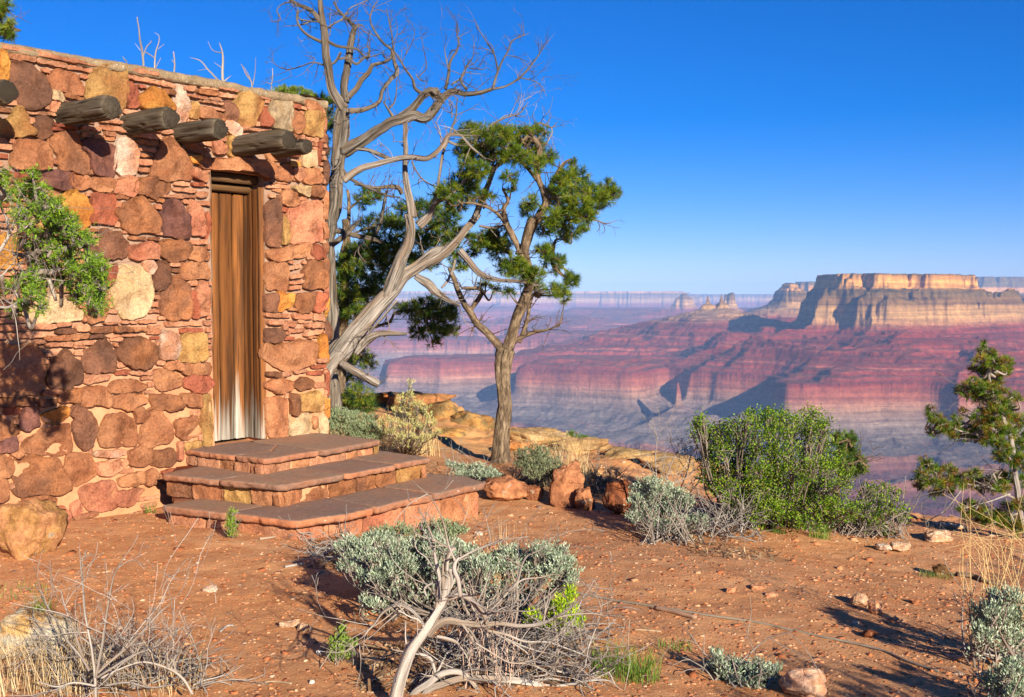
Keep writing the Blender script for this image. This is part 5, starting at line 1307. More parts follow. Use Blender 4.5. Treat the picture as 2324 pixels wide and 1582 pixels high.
conifer('distant_pine', 'rounded green treetop just showing above the far end of the roof', 16.0, [(T3, '120,1500,16 130,900,14 140,650,8')],
 [(T3, '30,548,40,18 80,540,50,20 130,535,50,25 180,545,55,25 230,565,50,22 270,580,30,18 60,570,60,20 150,580,80,25')], 870, ((106, 124, 52), (88, 108, 48)), dens=0.9, L=0.05, wn=0.006)
# juniper reaching in from the left edge
JB = '''-700,2400,60 -600,1900,52 -450,1500,44 -250,1330,34 -100,1260,26 0,1200,24 60,1120,22 100,1050,20 128,1000,20 112,900,17 92,790,16 30,700,11 8,600,9 5,520,7
128,1000,10 150,900,9 190,800,8
30,1170,9 90,1185,9 150,1220,8 220,1270,9 265,1380,8 315,1480,6
215,1330,8 110,1430,9 20,1530,11 -120,1500,14 -250,1400,14
92,790,8 180,760,6 330,700,5 520,640,4
130,1000,8 300,930,6 600,950,5 900,880,4
265,1300,6 500,1200,6 800,1150,5 1080,1080,4
315,1480,5 600,1450,5 900,1420,4 1200,1380,4
330,1500,5 600,1560,5 900,1600,4 1250,1680,4'''
JB5 = '-200,380,20 0,362,17 100,366,16 190,330,15 260,285,12 310,265,7'
JUN = ((96, 128, 42), (80, 112, 38), (112, 142, 50), (64, 92, 36))
conifer('juniper_tree', 'green juniper branch on pale bark reaching in from the left edge', 4.9, [(TI3, JB), (TI5, JB5)],
 [(TI3, '40,190,70,60 80,300,70,60 60,450,80,60 130,470,60,60 430,190,60,50 400,290,90,50 300,370,90,60 450,370,110,60 560,420,80,60 280,480,90,70 420,500,130,80 560,540,110,80 250,620,80,60 380,640,120,70 520,650,130,80 660,650,90,70 760,620,60,50 800,700,50,50 260,720,70,40 600,750,100,60 700,740,90,50 720,560,60,40 900,780,60,50 960,790,60,40 890,860,80,60 960,880,80,50 780,830,80,50 680,830,60,40 400,850,100,60 300,830,60,50 450,920,80,50 700,930,110,60 850,950,100,60 1000,960,90,50 600,980,90,60 950,1040,90,50 1050,1020,90,50 1150,1000,60,50 1180,1080,60,40 1090,1110,80,40 780,1060,110,60 600,1080,110,60 450,1070,100,60 320,1060,90,60 280,1120,60,40 500,1170,110,60 680,1180,110,60 850,1150,100,60 960,1190,60,50 450,1260,80,60 600,1280,120,70 780,1290,110,70 900,1270,80,50 400,1340,70,60 550,1390,110,70 720,1400,110,70 880,1380,90,60 960,1360,50,40 1150,1320,70,50 1250,1300,70,50 1330,1350,50,40 1130,1420,90,50 1260,1410,90,60 1370,1430,60,50 480,1480,80,60 620,1500,110,60 780,1500,90,60 900,1470,60,50 1150,1500,80,50 1300,1490,80,60 250,1520,70,50 330,1570,100,50 480,1600,110,60 650,1610,110,60 800,1600,90,50 930,1620,60,50 1120,1600,90,50 1250,1590,100,60 1360,1640,60,50 60,1660,80,60 180,1680,90,60 330,1680,80,60 480,1720,60,70 530,1800,60,80 520,1920,50,70 400,1760,40,50 330,1900,50,40 240,1960,60,40 200,2010,40,40 1130,1700,90,50 1250,1720,100,60 1350,1730,50,40 1020,1740,60,60 1010,1830,40,60 1250,1820,90,50 1180,1880,70,50 1290,1920,80,50 1250,1990,50,40 -60,300,90,90 -90,500,90,90 -60,1700,80,70')],
 900, JUN, trunk_n=1, mat=M_TWIG, dens=1.55, kind='scale', amp=0.18, trunk_col=(1.15, 1.15, 1.15))
conifer('tall_pine', 'pine branch tip hanging into the top left corner above the roof', 8.5, [(Z1t, '-500,1700,40 -480,900,34 -460,400,28 -420,120,22\n-430,150,12 -200,80,10 -60,60,7 40,60,4\n-60,60,5 0,130,4 50,180,3')],
 [(Z1t, '10,10,35,30 40,20,22,25 20,60,20,20 0,100,20,25 45,140,30,22 60,160,20,18 30,175,28,20 10,200,20,18 65,190,18,18 75,215,14,10 35,215,15,12 -60,60,80,60 -150,80,80,60 -250,60,80,60 -50,160,60,50')], 950, PINE, dens=1.1, L=0.05)
# right-hand pinyon sapling
SP_ = '''2380,1700,22 2330,1560,17 2300,1430,15 2282,1300,14 2270,1160,12 2245,1030,11 2205,930,9 2160,830,7 2135,720,5 2140,630,4 2120,555,3
2290,1380,8 2180,1330,6 2060,1300,4 1900,1290,3
2270,1200,8 2150,1060,6 2000,1020,5 1850,960,3
2245,1030,7 2130,960,6 2090,880,4
2160,830,5 2080,800,4 1990,795,2
2300,1450,6 2200,1480,5 2080,1450,3
2215,1215,3 2170,1235,3 2150,1250,2
2050,1070,3 1960,1070,3
1990,1330,3 1900,1440,3 1800,1500,3
2250,1350,4 2110,1400,4 1990,1430,3'''
SAPC = ((86, 112, 32), (70, 94, 28), (108, 108, 38), (52, 76, 26), (112, 84, 38))
conifer('pinyon_sapling', 'young pinyon pine with open pale branches at the right edge of the rim', 8.6, [(T5, SP_)],
 [(T5, '2120,560,18,20 2100,590,20,25 2140,600,25,30 2170,620,20,20 2100,640,45,25 2150,660,50,30 2060,690,25,20 2210,650,40,25 2240,650,20,25 2200,700,50,30 2120,700,50,30 2160,740,60,25 2230,690,25,20 2050,750,35,20 2020,780,40,15 1980,800,30,14 2100,780,70,25 2030,820,50,18 2150,800,50,25 2210,800,30,20 2100,840,60,25 2190,860,50,30 2240,880,40,30 2120,890,50,25 2200,920,60,30 2290,850,20,25 2270,830,20,20 2080,950,40,25 2140,960,60,30 2250,950,50,30 2300,960,40,30 1820,890,15,15 1830,930,25,20 1860,950,40,20 1880,980,50,25 1920,1000,60,25 1850,1020,40,18 1990,920,20,18 1970,960,30,25 2010,1000,60,25 1990,1040,70,20 2080,1000,60,30 2100,1040,70,28 2170,1010,60,30 2230,1020,50,35 2290,1040,50,40 2150,1070,60,25 2280,1100,50,40 2210,1110,50,35 2260,1170,40,30 2190,1150,40,20 2310,1180,30,40 1800,1170,25,20 1820,1200,40,22 1770,1230,30,20 1860,1230,45,22 1790,1270,50,20 1760,1310,30,18 1840,1290,50,25 1910,1280,50,22 1930,1220,35,22 1960,1250,45,25 1990,1290,60,25 1900,1330,60,20 1840,1350,30,15 2060,1240,40,20 2080,1280,60,25 2120,1320,60,22 2180,1270,50,25 2230,1260,45,30 2200,1310,50,22 2020,1400,40,20 2010,1440,50,20 2080,1420,50,25 2060,1470,60,25 2140,1450,60,30 2160,1500,70,25 2230,1490,60,35 2290,1530,50,30 2240,1420,40,25 2300,1280,40,30 2310,1400,40,30')], 1000, SAPC, dens=2.6, mat=M_TWIG, L=0.036, wn=0.0034, ndl=20)
# ------------------------------------------------------------------ shrubs
SAGE = ((164, 176, 160), (146, 160, 144), (128, 142, 124), (182, 190, 176), (106, 122, 100))
DSAGE = ((128, 142, 112), (146, 156, 126), (108, 122, 94))
GREEN = ((74, 106, 22), (56, 88, 18), (98, 126, 32), (40, 66, 16), (108, 122, 52))
def shrub(name, label, base, depth, tile, clumps, seed, cols, kind='sage', cat='shrub', dens=1.0, stem=0.006, stemcol=(.9, .85, .8), extra=None, spread=0.18, bare=0, group=None, ysp=0.12, bases=1):
    rng = np.random.default_rng(seed); b0 = groundP(*base) if len(base) == 2 else np.array(base, float)
    root = thing(name, b0, label, cat, group); st_ = MB(); lf = MB()
    for s in clumps.split():
        v = list(map(float, s.split(','))); x, y, rx, ry = v[:4]; sc = SCL[tile]; d = (v[4] if len(v) > 4 else depth) + rng.uniform(-1, 1) * ysp
        c = P(*tile(x, y), d); r = np.array([rx, (rx + ry) * .5, ry]) * sc / 2570 * d; area = r[0] * r[2]
        gzc = float(ground_z(c[0:1], c[1:2])[0])
        b = b0 + np.array([rng.uniform(-1, 1) * spread + (c[0] - b0[0]) * 0.25 * (bases > 1), rng.uniform(-.5, .5) * spread, 0]); b[2] = float(ground_z(b[0:1], b[1:2])[0]) - 0.01
        mid = (b + c) / 2 + np.array([(c[0] - b[0]) * .18, 0, -.10 * abs(c[2] - b[2])]) + rng.normal(0, .02, 3)
        for bb in range(2):
            b2 = b + (rng.normal(0, .03, 3) * (bb > 0)); b2[2] = b[2]; c2 = c + rng.normal(0, .35, 3) * r * (bb > 0)
            tube(st_, catmull([b2, mid + rng.normal(0, .025, 3), c2], 5), np.linspace(stem * rng.uniform(.5, 1.2), stem * .3, 11), 6, np.array(stemcol) * rng.uniform(.7, 1.1), .15, rng.random() * 9)
        if kind == 'sage':
            nn = int(10 + area * 1500); kk = rng.uniform(.45, .95, (nn, 1)); pq = b + (c - b) * kk + rng.normal(0, 1, (nn, 3)) * r * .7; pq[:, 2] = np.maximum(pq[:, 2], gzc + .01)
            blades(lf, np.repeat(pq, 7, 0) + rng.normal(0, .008, (nn * 7, 3)), np.repeat(norm(rng.normal(0, .5, (nn, 3)) + np.array([0, 0, .8])), 7, 0), rng, (.008, .02), .005, cols)
        if kind in ('sage', 'grass'):
            n = int(area * 12000 * dens) + 5; pts, dr = clump_pts(c, r, n, rng, .25); dr = norm(dr * .5 + np.array([0, 0, .9])); pts[:, 2] = np.maximum(pts[:, 2], gzc + .01)
            m = 12; pp = np.repeat(pts, m, 0) + rng.normal(0, .008, (n * m, 3)) ; blades(lf, pp, np.repeat(dr, m, 0), rng, (.010, .024), .0055, cols)
        else:
            n = int(area * 5200 * dens) + 6; pts, dr = clump_pts(c, r, n, rng, .35); pts[:, 2] = np.maximum(pts[:, 2], gzc + .02)
            m = 12; pp = np.repeat(pts, m, 0) + rng.normal(0, .02, (n * m, 3)); dd = np.repeat(norm(dr + np.array([0, 0, .5])), m, 0); blades(lf, pp, dd, rng, (.010, .020), .010, cols)
        for t_ in range(min(14, n)):
            a = pts[rng.integers(n)]; st = c + (mid - c) * rng.uniform(0, .5)
            tube(st_, catmull([st, (st + a) / 2 + rng.normal(0, .012, 3), a], 2), np.linspace(stem * .4, .0014, 5), 4, stemcol, 0, t_, cap=False)
    for q in range(bare):
        a = rng.uniform(0, 6.28); dd = norm(np.array([math.cos(a) * .7, math.sin(a) * .5, 1.0])); b = b0 + np.array([rng.uniform(-1, 1) * spread, rng.uniform(-.5, .5) * spread, 0])
        twig(st_, b, dd, rng.uniform(.15, .4), .004, rng, 1, 4, stemcol, 3, .4)
    if extra: extra(st_, lf, b0, rng)
    part(st_, 'stems', M_TWIG, root); part(lf, 'foliage', M_SAGE if kind == 'sage' and cols[0][1] - cols[0][0] < 25 and cols[0][2] > 80 else M_LEAF, root)
    return root
def grass_blades(mb, b, n, h, spread, rng, cols, w_=.0022, lean=.35):
    a = rng.uniform(0, 6.28, n); rr_ = spread * np.sqrt(rng.random(n)); x = b[0] + np.cos(a) * rr_; y = b[1] + np.sin(a) * rr_ * .7; z = ground_z(x, y) if len(b) < 4 else np.full(n, b[2])
    p0 = np.stack([x, y, z], -1); hh = h * rng.uniform(.45, 1.1, (n, 1)); ln = unit(n, rng) * lean * hh; ln[:, 2] = 0
    p1 = p0 + ln * .35 + np.array([0, 0, 1]) * hh * .55; p2 = p0 + ln + np.array([0, 0, 1]) * hh
    s = norm(np.cross(p2 - p0, unit(n, rng))) * w_ / 2; c = pal(cols, n, rng)
    quad_mesh(mb, p0 - s, p0 + s, p1 + s * .8, p1 - s * .8, c); quad_mesh(mb, p1 - s * .8, p1 + s * .8, p2 + s * .2, p2 - s * .2, c)
TAN = ((204, 178, 134), (186, 158, 112), (214, 192, 152)); GRN = ((96, 128, 44), (120, 146, 56), (84, 110, 40))
def grass(label, px, py, n, h, spread, cols, seed, cat='grass tuft', name='grass_tuft', group=None, w_=.0024, lean=.35):
    b = groundP(px, py); mb = MB(); grass_blades(mb, b, n, h, spread, np.random.default_rng(seed), cols, w_, lean)
    return single(mb, name, M_DRY, b, label, cat, group)

shrub('sagebrush', 'large silvery sagebrush in the middle foreground behind the twisted grey branch', (1000, 1400), 4.75, T7,
 '330,270,60,40,5.1 400,240,70,45,5.2 470,270,80,50,5.1 540,210,80,50,5.3 620,230,90,60,5.2 420,340,80,50,5.0 520,350,80,50 380,400,60,40 420,440,60,40 460,470,50,30 600,330,80,50 690,280,80,55 760,290,80,55 830,260,80,50 700,360,80,60 640,420,70,50 560,480,60,50 590,520,60,50 620,470,60,50 690,540,50,50 680,590,40,30 760,380,80,60 850,330,80,60 930,290,80,50 960,240,70,45 900,220,70,40 1000,300,80,50 1080,280,80,50 1150,300,80,50 1200,340,80,55 1120,370,80,50 1250,390,80,55 1180,420,80,50 1310,380,70,50 1300,440,80,50 1390,350,80,50 1450,310,90,50 1520,330,80,55 1450,390,80,50 1540,400,80,50 1600,340,80,55 1650,290,80,50 1720,290,70,50 1790,310,60,50 1700,350,90,60 1620,420,80,60 1720,420,80,60 1780,370,80,60 1840,390,60,50 1870,440,50,50 1830,490,70,40 1770,490,80,40 1860,520,40,30 490,640,50,35 540,650,40,30 1040,430,70,40 960,400,60,40 880,420,70,50', 40, SAGE, spread=.22, stem=.008, bare=14, bases=2, dens=1.15)
shrub('sagebrush', 'greyish green sagebrush with yellow stalks against the bottom step', (1010, 1300), 5.5, T7, '560,190,70,40 640,170,70,50 720,160,60,50 780,180,60,40 860,150,50,35 940,130,60,40 1000,130,70,45 1070,150,70,40 1120,160,50,35 1010,190,80,40 930,190,70,40 480,230,60,30', 41, DSAGE, spread=.3, bare=10, bases=2,
      extra=lambda s, l, b, r: grass_blades(l, b, 260, .17, .34, r, TAN, .002))
shrub('sagebrush', 'pale sagebrush mound standing in front of the big green bush', (1530, 1235), 7.15, T8, '150,350,50,30 200,330,70,50 270,350,70,50 340,370,70,45 130,410,50,40 200,420,70,50 280,420,70,50 360,430,70,50 150,480,60,40 120,520,45,35 180,520,60,45 260,480,70,40 420,420,50,40 240,570,60,40 310,560,70,40 380,550,60,40 440,540,60,40 500,530,50,35 230,620,50,35 300,620,60,40 360,630,50,35 290,670,50,25 370,670,40,25 330,690,30,18', 42, SAGE, spread=.22, bare=12, bases=2, dens=1.2)
shrub('sagebrush', 'dense blue-grey sagebrush with tall straw stalks at the right edge', (2290, 1500), 4.35, T8, '2150,950,40,40 2190,990,50,40 2250,960,50,50 2300,980,40,50 2080,1030,50,40 2140,1040,60,50 2210,1060,60,50 2280,1060,60,50 2070,1090,50,40 2120,1120,60,50 2200,1140,60,50 2280,1140,60,50 2060,1150,40,30 2110,1190,50,40 2300,1220,50,60 2200,1210,40,30', 43, SAGE, spread=.15, bare=16, bases=2, dens=1.2,
      extra=lambda s, l, b, r: grass_blades(l, P(*T8(2190, 1150), 4.3), 110, .36, .17, r, TAN, .003, .25) if False else [tube(l, catmull([b + np.array([r.uniform(-.16, .10), r.uniform(-.1, .1), .12]), b + np.array([r.uniform(-.20, .08), 0, .45]), b + np.array([r.uniform(-.28, .10), 0, r.uniform(.42, .72)])], 3), np.linspace(.0013, .0006, 7), 3, lin((206, 176, 130)), 0, 1, cap=False) for _ in range(30)])
shrub('sagebrush', 'bright silver sagebrush in the bottom right corner of the picture', (2300, 1610), 3.8, T8, '2230,1350,45,35 2290,1340,50,40 2190,1400,50,35 2250,1400,60,40 2310,1410,50,40 2110,1420,50,25 2150,1450,60,35 2220,1460,60,40 2290,1470,60,40 2170,1500,50,30 2240,1520,60,30 2320,1520,40,40', 44, SAGE, spread=.12, bare=6, bases=2)
shrub('sagebrush', 'small low sagebrush beside the pinkish rock at the bottom', (1690, 1560), 4.15, T8, '580,1290,30,35 600,1340,35,35 560,1370,30,30 650,1350,40,40 640,1400,50,40 690,1330,30,40 710,1370,50,40 780,1370,50,35 820,1350,35,35 750,1420,60,40 830,1400,50,35 890,1390,40,30 920,1380,20,20 700,1440,60,30 780,1460,60,30 850,1450,50,25 760,1490,30,18', 45, SAGE, spread=.12, bare=5, stem=.005, bases=2)
shrub('sagebrush', 'drooping grey sagebrush at the foot of the building corner behind the top step', (810, 1000), 9.6, T4, '60,990,50,30 110,1000,60,35 170,1010,60,35 50,1040,40,40 100,1050,70,40 170,1060,70,40 230,1060,60,40 280,1080,50,40 240,1020,50,30 200,1100,80,25 270,1110,50,20', 46, DSAGE, spread=.4, bare=10, bases=2, dens=1.1,
      extra=lambda s, l, b, r: grass_blades(l, b, 200, .22, .4, r, TAN, .003))
shrub('sagebrush', 'low spreading sagebrush around the base of the lone pinyon', (1110, 1088), 8.6, T4, '680,1250,40,20 720,1270,50,25 770,1260,50,25 700,1290,60,20 790,1290,60,22 840,1280,40,22 860,1300,50,18 640,1240,20,14', 47, SAGE, spread=.35, bare=8, bases=2)
shrub('sagebrush', 'dark grey sagebrush with pale dead stalks between the pinyon and the pointed boulder', (1230, 1100), 8.4, T4, '1000,1190,40,35 1050,1180,50,40 1100,1190,50,40 990,1230,40,35 1040,1230,60,40 1100,1240,60,40 1150,1240,50,40 1060,1280,60,35 1120,1290,60,30 1180,1270,40,30', 48, ((112, 120, 96), (132, 136, 108), (96, 104, 84)), spread=.2, bare=22, bases=2,
      extra=lambda s, l, b, r: grass_blades(l, b + np.array([.15, 0, 0]), 240, .42, .28, r, ((214, 190, 150), (190, 166, 128)), .0034))
shrub('rabbitbrush', 'tall pale rabbitbrush with open branching stems behind the top step', (925, 1030), 9.2, T4, '450,840,12,25 440,900,30,30 400,920,30,25 480,940,35,25 380,970,35,25 420,980,40,25 460,1000,40,25 520,960,30,20 540,1000,30,20 350,1020,30,20 400,1040,40,25 480,1050,45,25 550,1040,35,20 580,1080,35,20 340,1080,40,20 300,1040,20,30 430,1100,50,22 510,1110,50,20', 49, ((184, 178, 116), (160, 164, 104), (196, 184, 130)), spread=.08, stem=.006, stemcol=(1.1, 1.05, .95), dens=.32, bare=40,
      extra=lambda s, l, b, r: grass_blades(l, b, 160, .40, .3, r, TAN, .0034))
shrub('cliffrose_bush', 'big bright green leafy bush on the rim', (1750, 1190), 7.3, T5,
 '600,960,25,18 610,1000,40,28 640,1030,50,35 690,1040,60,45 740,1010,60,45 800,990,60,50 850,960,50,35 900,940,50,40 950,960,60,40 990,930,20,25 1020,950,60,40 1080,970,60,45 1130,960,50,40 1190,930,35,40 1210,980,60,50 1250,1010,50,45 1180,1030,70,50 1100,1040,80,50 1010,1030,80,60 900,1030,80,60 800,1060,80,60 720,1100,70,60 680,1140,60,50 780,1150,90,60 880,1130,90,60 980,1130,90,60 1080,1130,90,60 1180,1120,80,60 1260,1090,60,50 1290,1150,60,50 640,1190,60,45 700,1220,80,55 800,1240,90,60 900,1230,90,60 1000,1230,100,60 1100,1230,100,60 1200,1210,90,60 1290,1230,70,60 660,1270,60,45 740,1310,80,55 840,1330,90,60 940,1330,90,60 1040,1330,100,60 1140,1320,90,60 1240,1310,90,60 1330,1320,60,60 800,1400,80,50 880,1420,80,55 970,1430,90,60 1060,1430,90,60 1150,1420,80,55 1240,1410,80,55 1320,1400,70,55 920,1480,60,40 1000,1500,70,35 1090,1490,70,40 1180,1500,60,35 1270,1490,60,40 1350,1460,50,50 1380,1280,40,40 1400,1440,50,40 560,1030,20,18 585,975,18,16 620,955,16,14 700,990,30,20 1040,915,16,20 960,915,20,18 1215,915,20,22 1270,960,25,25', 50, GREEN, kind='leaf', spread=.25, stem=.010, bare=90, bases=2, dens=1.05, ysp=.3, stemcol=(.85, .8, .72))
shrub('cliffrose_bush', 'smaller thin green bush with grey twigs joined to the right of the big green bush', (1950, 1215), 7.5, T5, '1490,1330,40,30 1530,1320,45,30 1580,1330,50,35 1640,1350,40,30 1480,1380,50,40 1550,1390,60,40 1620,1400,50,30 1430,1420,50,45 1500,1440,60,40 1590,1440,50,30 1660,1460,40,25 1450,1480,60,40 1520,1500,60,40 1580,1510,40,40 1400,1520,50,30 1700,1440,20,16 1690,1470,22,16 1600,1550,30,18', 51, GREEN, kind='leaf', spread=.3, stem=.007, bare=70, bases=2, dens=.7, ysp=.2)
conifer('shrub_pinyon', 'small dark pinyon poking out from behind the right side of the big green bush', 8.6, [(T5, '1330,1500,12 1340,1300,10 1370,1150,8 1390,1060,6\n1360,1200,6 1430,1180,4 1460,1160,3')],
 [(T5, '1330,1040,25,20 1380,1050,50,30 1420,1070,35,25 1350,1080,50,30 1400,1110,50,30 1340,1130,50,30 1430,1150,30,25 1450,1190,45,30 1400,1170,50,30 1430,1230,40,25 1475,1215,20,16 1470,1180,20,16 1370,1220,50,40 1340,1180,50,40')], 1040, DARKP + ((92, 112, 40),), dens=1.1, L=.04, wn=.0045)
conifer('shrub_pinyon', 'low green pinyon top peeping over the rim right of the lone pinyon trunk', 11.8, [(T4, '1340,1260,10 1345,1180,7 1350,1140,5')],
 [(T4, '1245,1095,18,10 1265,1110,22,14 1290,1125,25,15 1320,1140,35,20 1360,1145,40,22 1395,1150,25,20 1350,1165,50,16 1400,1175,18,14 1310,1120,20,10')], 1060, ((104, 124, 44), (72, 98, 36)), dens=1.1, L=.05, wn=.006)
shrub('juniper_seedling', 'bright yellow-green juniper seedling behind the right end of the twisted grey branch', (1275, 1445), 4.4, T7, '1850,570,18,25 1860,600,25,25 1840,620,35,30 1790,650,35,28 1760,680,40,30 1830,670,50,35 1860,690,30,25 1820,720,60,35 1770,740,50,30 1840,760,60,35 1790,790,60,30 1860,780,45,25 1930,760,20,14 1600,720,25,22 1580,745,30,20 1610,750,25,15 1560,760,25,15', 52, ((128, 158, 36), (108, 142, 30), (150, 170, 50)), dens=1.6, spread=.05, stem=.004, bases=2, ysp=.05)
shrub('green_weed', 'slender green weed growing in the shadow left of the twisted grey branch', (768, 1505), 4.2, T7, '310,830,14,18 320,860,22,18 300,900,30,22 330,900,25,22 290,950,35,20 340,950,30,20 260,910,14,16 390,930,16,14 310,1000,40,18', 53, ((96, 122, 64), (116, 140, 76)), dens=.8, spread=.04, stem=.0022, ysp=.04)
shrub('green_weed', 'sprig of dark green weed growing at the joint of the bottom step', (523, 1222), 6.3, T6, '1560,40,10,14 1545,70,16,14 1555,100,20,14 1540,130,20,14 1570,140,14,14 1550,165,12,10', 54, ((92, 116, 50), (110, 132, 60)), dens=.9, spread=.02, stem=.002, ysp=.03)

def stick(name, label, cat, pts, rad, mat, col=(1, 1, 1), group=None, lift=None):
    w_ = catmull([groundP(a, b, rad if lift is None else lift) for a, b in pts], 6); mb = MB()
    w_ = w_ + np.stack([n1(np.arange(len(w_)) * .7, 3), n1(np.arange(len(w_)) * .7, 4), 0 * np.arange(len(w_))], -1) * rad * .25
    tube(mb, w_, rad, 9, col, .05, rad * 50); return single(mb, name, mat, w_[0], label, cat, group, True)
# twisted dead wood in the foreground
LOG = '''660,1420,42 690,1280,42 725,1150,42 790,980,38 880,830,33 950,720,27 1000,630,26 1025,540,24 1040,440,17 1046,410,12
905,870,22 960,800,26 1040,765,28 1150,785,24 1270,805,21 1380,792,17 1500,803,15 1640,792,13 1760,742,11 1850,682,9 1920,622,6 2050,562,2
1760,742,7 1900,717,5 2010,712,4 2140,747,1
1850,682,5 1885,630,3 1940,600,3 2060,598,1
1000,650,21 975,560,20 985,480,16 968,390,14 948,298,8
1010,600,18 1003,480,15 1000,400,10 985,330,4
1035,560,18 1060,500,15 1050,440,10 1035,425,3
1120,600,15 1108,500,16 1080,430,18 1085,380,16 1112,345,10
1028,430,15 1035,350,14 1060,290,18 1090,280,12
1040,350,7 1040,290,5 1075,245,2
930,400,6 890,340,5 830,290,4 812,220,4 810,120,2
1040,620,13 1110,590,18 1180,615,19 1240,670,18 1285,730,16 1300,790,13
880,810,12 840,740,13 780,690,14 700,665,15 620,700,13 570,750,8 540,800,5
780,690,8 690,640,5 600,600,3 480,575,2
960,870,12 1010,880,14 1070,900,13 1100,920,9
980,500,6 920,520,7 880,550,7 890,600,6
700,680,5 560,790,5 440,860,4 365,905,3
1270,740,6 1380,640,8 1450,560,10 1500,500,10 1520,400,8 1560,330,7 1640,290,5 1720,220,4 1770,160,3 1750,90,1
1400,620,6 1520,500,6 1640,480,5 1750,455,3 1790,470,2
1230,650,4 1280,540,4 1315,440,3 1310,400,2'''
LOG2 = '''740,1400,22 800,1260,24 900,1185,25 1000,1125,24 1110,1108,21 1180,1140,17 1230,1200,14 1280,1290,10
780,1420,22 900,1240,24 1000,1190,24 1130,1150,22 1260,1155,26 1420,1165,26 1560,1185,24 1720,1215,18 1880,1190,12 2000,1165,9 2120,1165,5 2200,1225,3 2330,1260,2
1880,1190,8 1980,1210,7 2080,1240,6 2160,1260,3
1560,1185,12 1660,1160,9 1760,1160,7 1850,1190,4
950,1110,12 920,1020,12 860,990,12 780,970,6
1230,1000,9 1180,980,11 1100,1000,7
1300,830,9 1440,860,8 1560,900,7 1700,910,6 1850,960,5 1950,1000,3 2070,1040,1
1350,850,6 1480,920,6 1580,990,5 1560,1040,4
1700,910,5 1780,880,4 1800,820,4 1870,760,2
1420,880,5 1600,960,5 1720,990,4 1820,1030,3 1980,1080,1
1700,1000,4 1780,960,4 1850,900,3 1960,860,1
1200,900,6 1300,960,5 1440,1040,5 1560,1060,4 1700,1100,3
1600,920,4 1720,860,3 1880,830,2 1960,800,1'''
dead_tree('twisted_dead_branch', 'twisted grey dead juniper branch arching up from the bottom centre of the picture', 3.75, [(T7, LOG)], 1300, trunk_n=1, twig_mul=1.6, amp=.22, mat=M_SILVER, cat='dead branch', base=P(*T7(690, 1300), 3.75), rs=1.0)
dead_tree('fallen_dead_branch', 'low pale dead branch sprawling right along the ground under the twisted one', 3.85, [(T7, LOG2)], 1340, trunk_n=2, twig_mul=2.6, amp=.15, mat=M_SILVER, cat='dead branch', base=P(*T7(900, 1250), 3.85), first='limb', rs=1.1)
def brush(name, label, cat, n, xr, yr, seed, L=(.08, .3), r=.0028, up=.5, mat=None, col=(1, 1, 1), group=None):
    rng = np.random.default_rng(seed); mb = MB(); c = groundP((xr[0] + xr[1]) / 2, (yr[0] + yr[1]) / 2)
    for _ in range(n):
        p = groundP(rng.uniform(*xr), rng.uniform(*yr)); p[2] += rng.uniform(0, .05); a = rng.uniform(0, 6.28)
        twig(mb, p, norm(np.array([math.cos(a), math.sin(a), rng.uniform(-.05, up)])), rng.uniform(*L), r * rng.uniform(.6, 1.6), rng, 1, 4, np.array(col) * rng.uniform(.7, 1.15), 3, .6)
    return single(mb, name, mat or M_TWIG, c, label, cat, group)
brush('brushwood', 'tangle of fine grey dead twigs heaped under the twisted branch', 'brushwood', 230, (1000, 1340), (1400, 1560), 71)
brush('brushwood', 'dark dead twigs and stalks under the left side of the large sagebrush', 'brushwood', 60, (705, 800), (1225, 1290), 72, (.06, .2), .003, .35)
brush('brushwood', 'dark tangle of dead branches between the two boulders beyond the steps', 'brushwood', 60, (1330, 1385), (1090, 1130), 73, (.1, .3), .006, .6, col=(.6, .55, .5))
brush('brushwood', 'grey dead stalks fanning out between the sagebrush mound and the green bush', 'brushwood', 90, (1590, 1720), (1190, 1230), 74, (.12, .42), .0034, 1.6)
DS = '''250,470,5 245,330,5 240,200,4 243,110,3 248,62,2
300,450,5 340,330,5 400,300,4 470,240,3 560,170,1
290,430,4 300,300,4 330,200,3 380,130,3 430,90,1
360,400,4 420,250,3 440,160,3 500,100,1
240,300,3 200,220,2 180,150,1
330,380,4 400,340,4 500,270,3 560,180,1
400,420,4 470,330,3 540,290,2
440,160,2 470,110,2 480,70,1
420,250,2 380,200,2 370,140,1
310,300,3 280,220,2 290,120,1'''
dead_tree('dead_shrub', 'leafless whitish shrub standing up behind the pale sagebrush mound', 7.5, [(T8, DS)], 1400, twig_mul=4.0, cat='dead shrub', mat=M_TWIG, base=groundP(1500, 1190), first='stem')
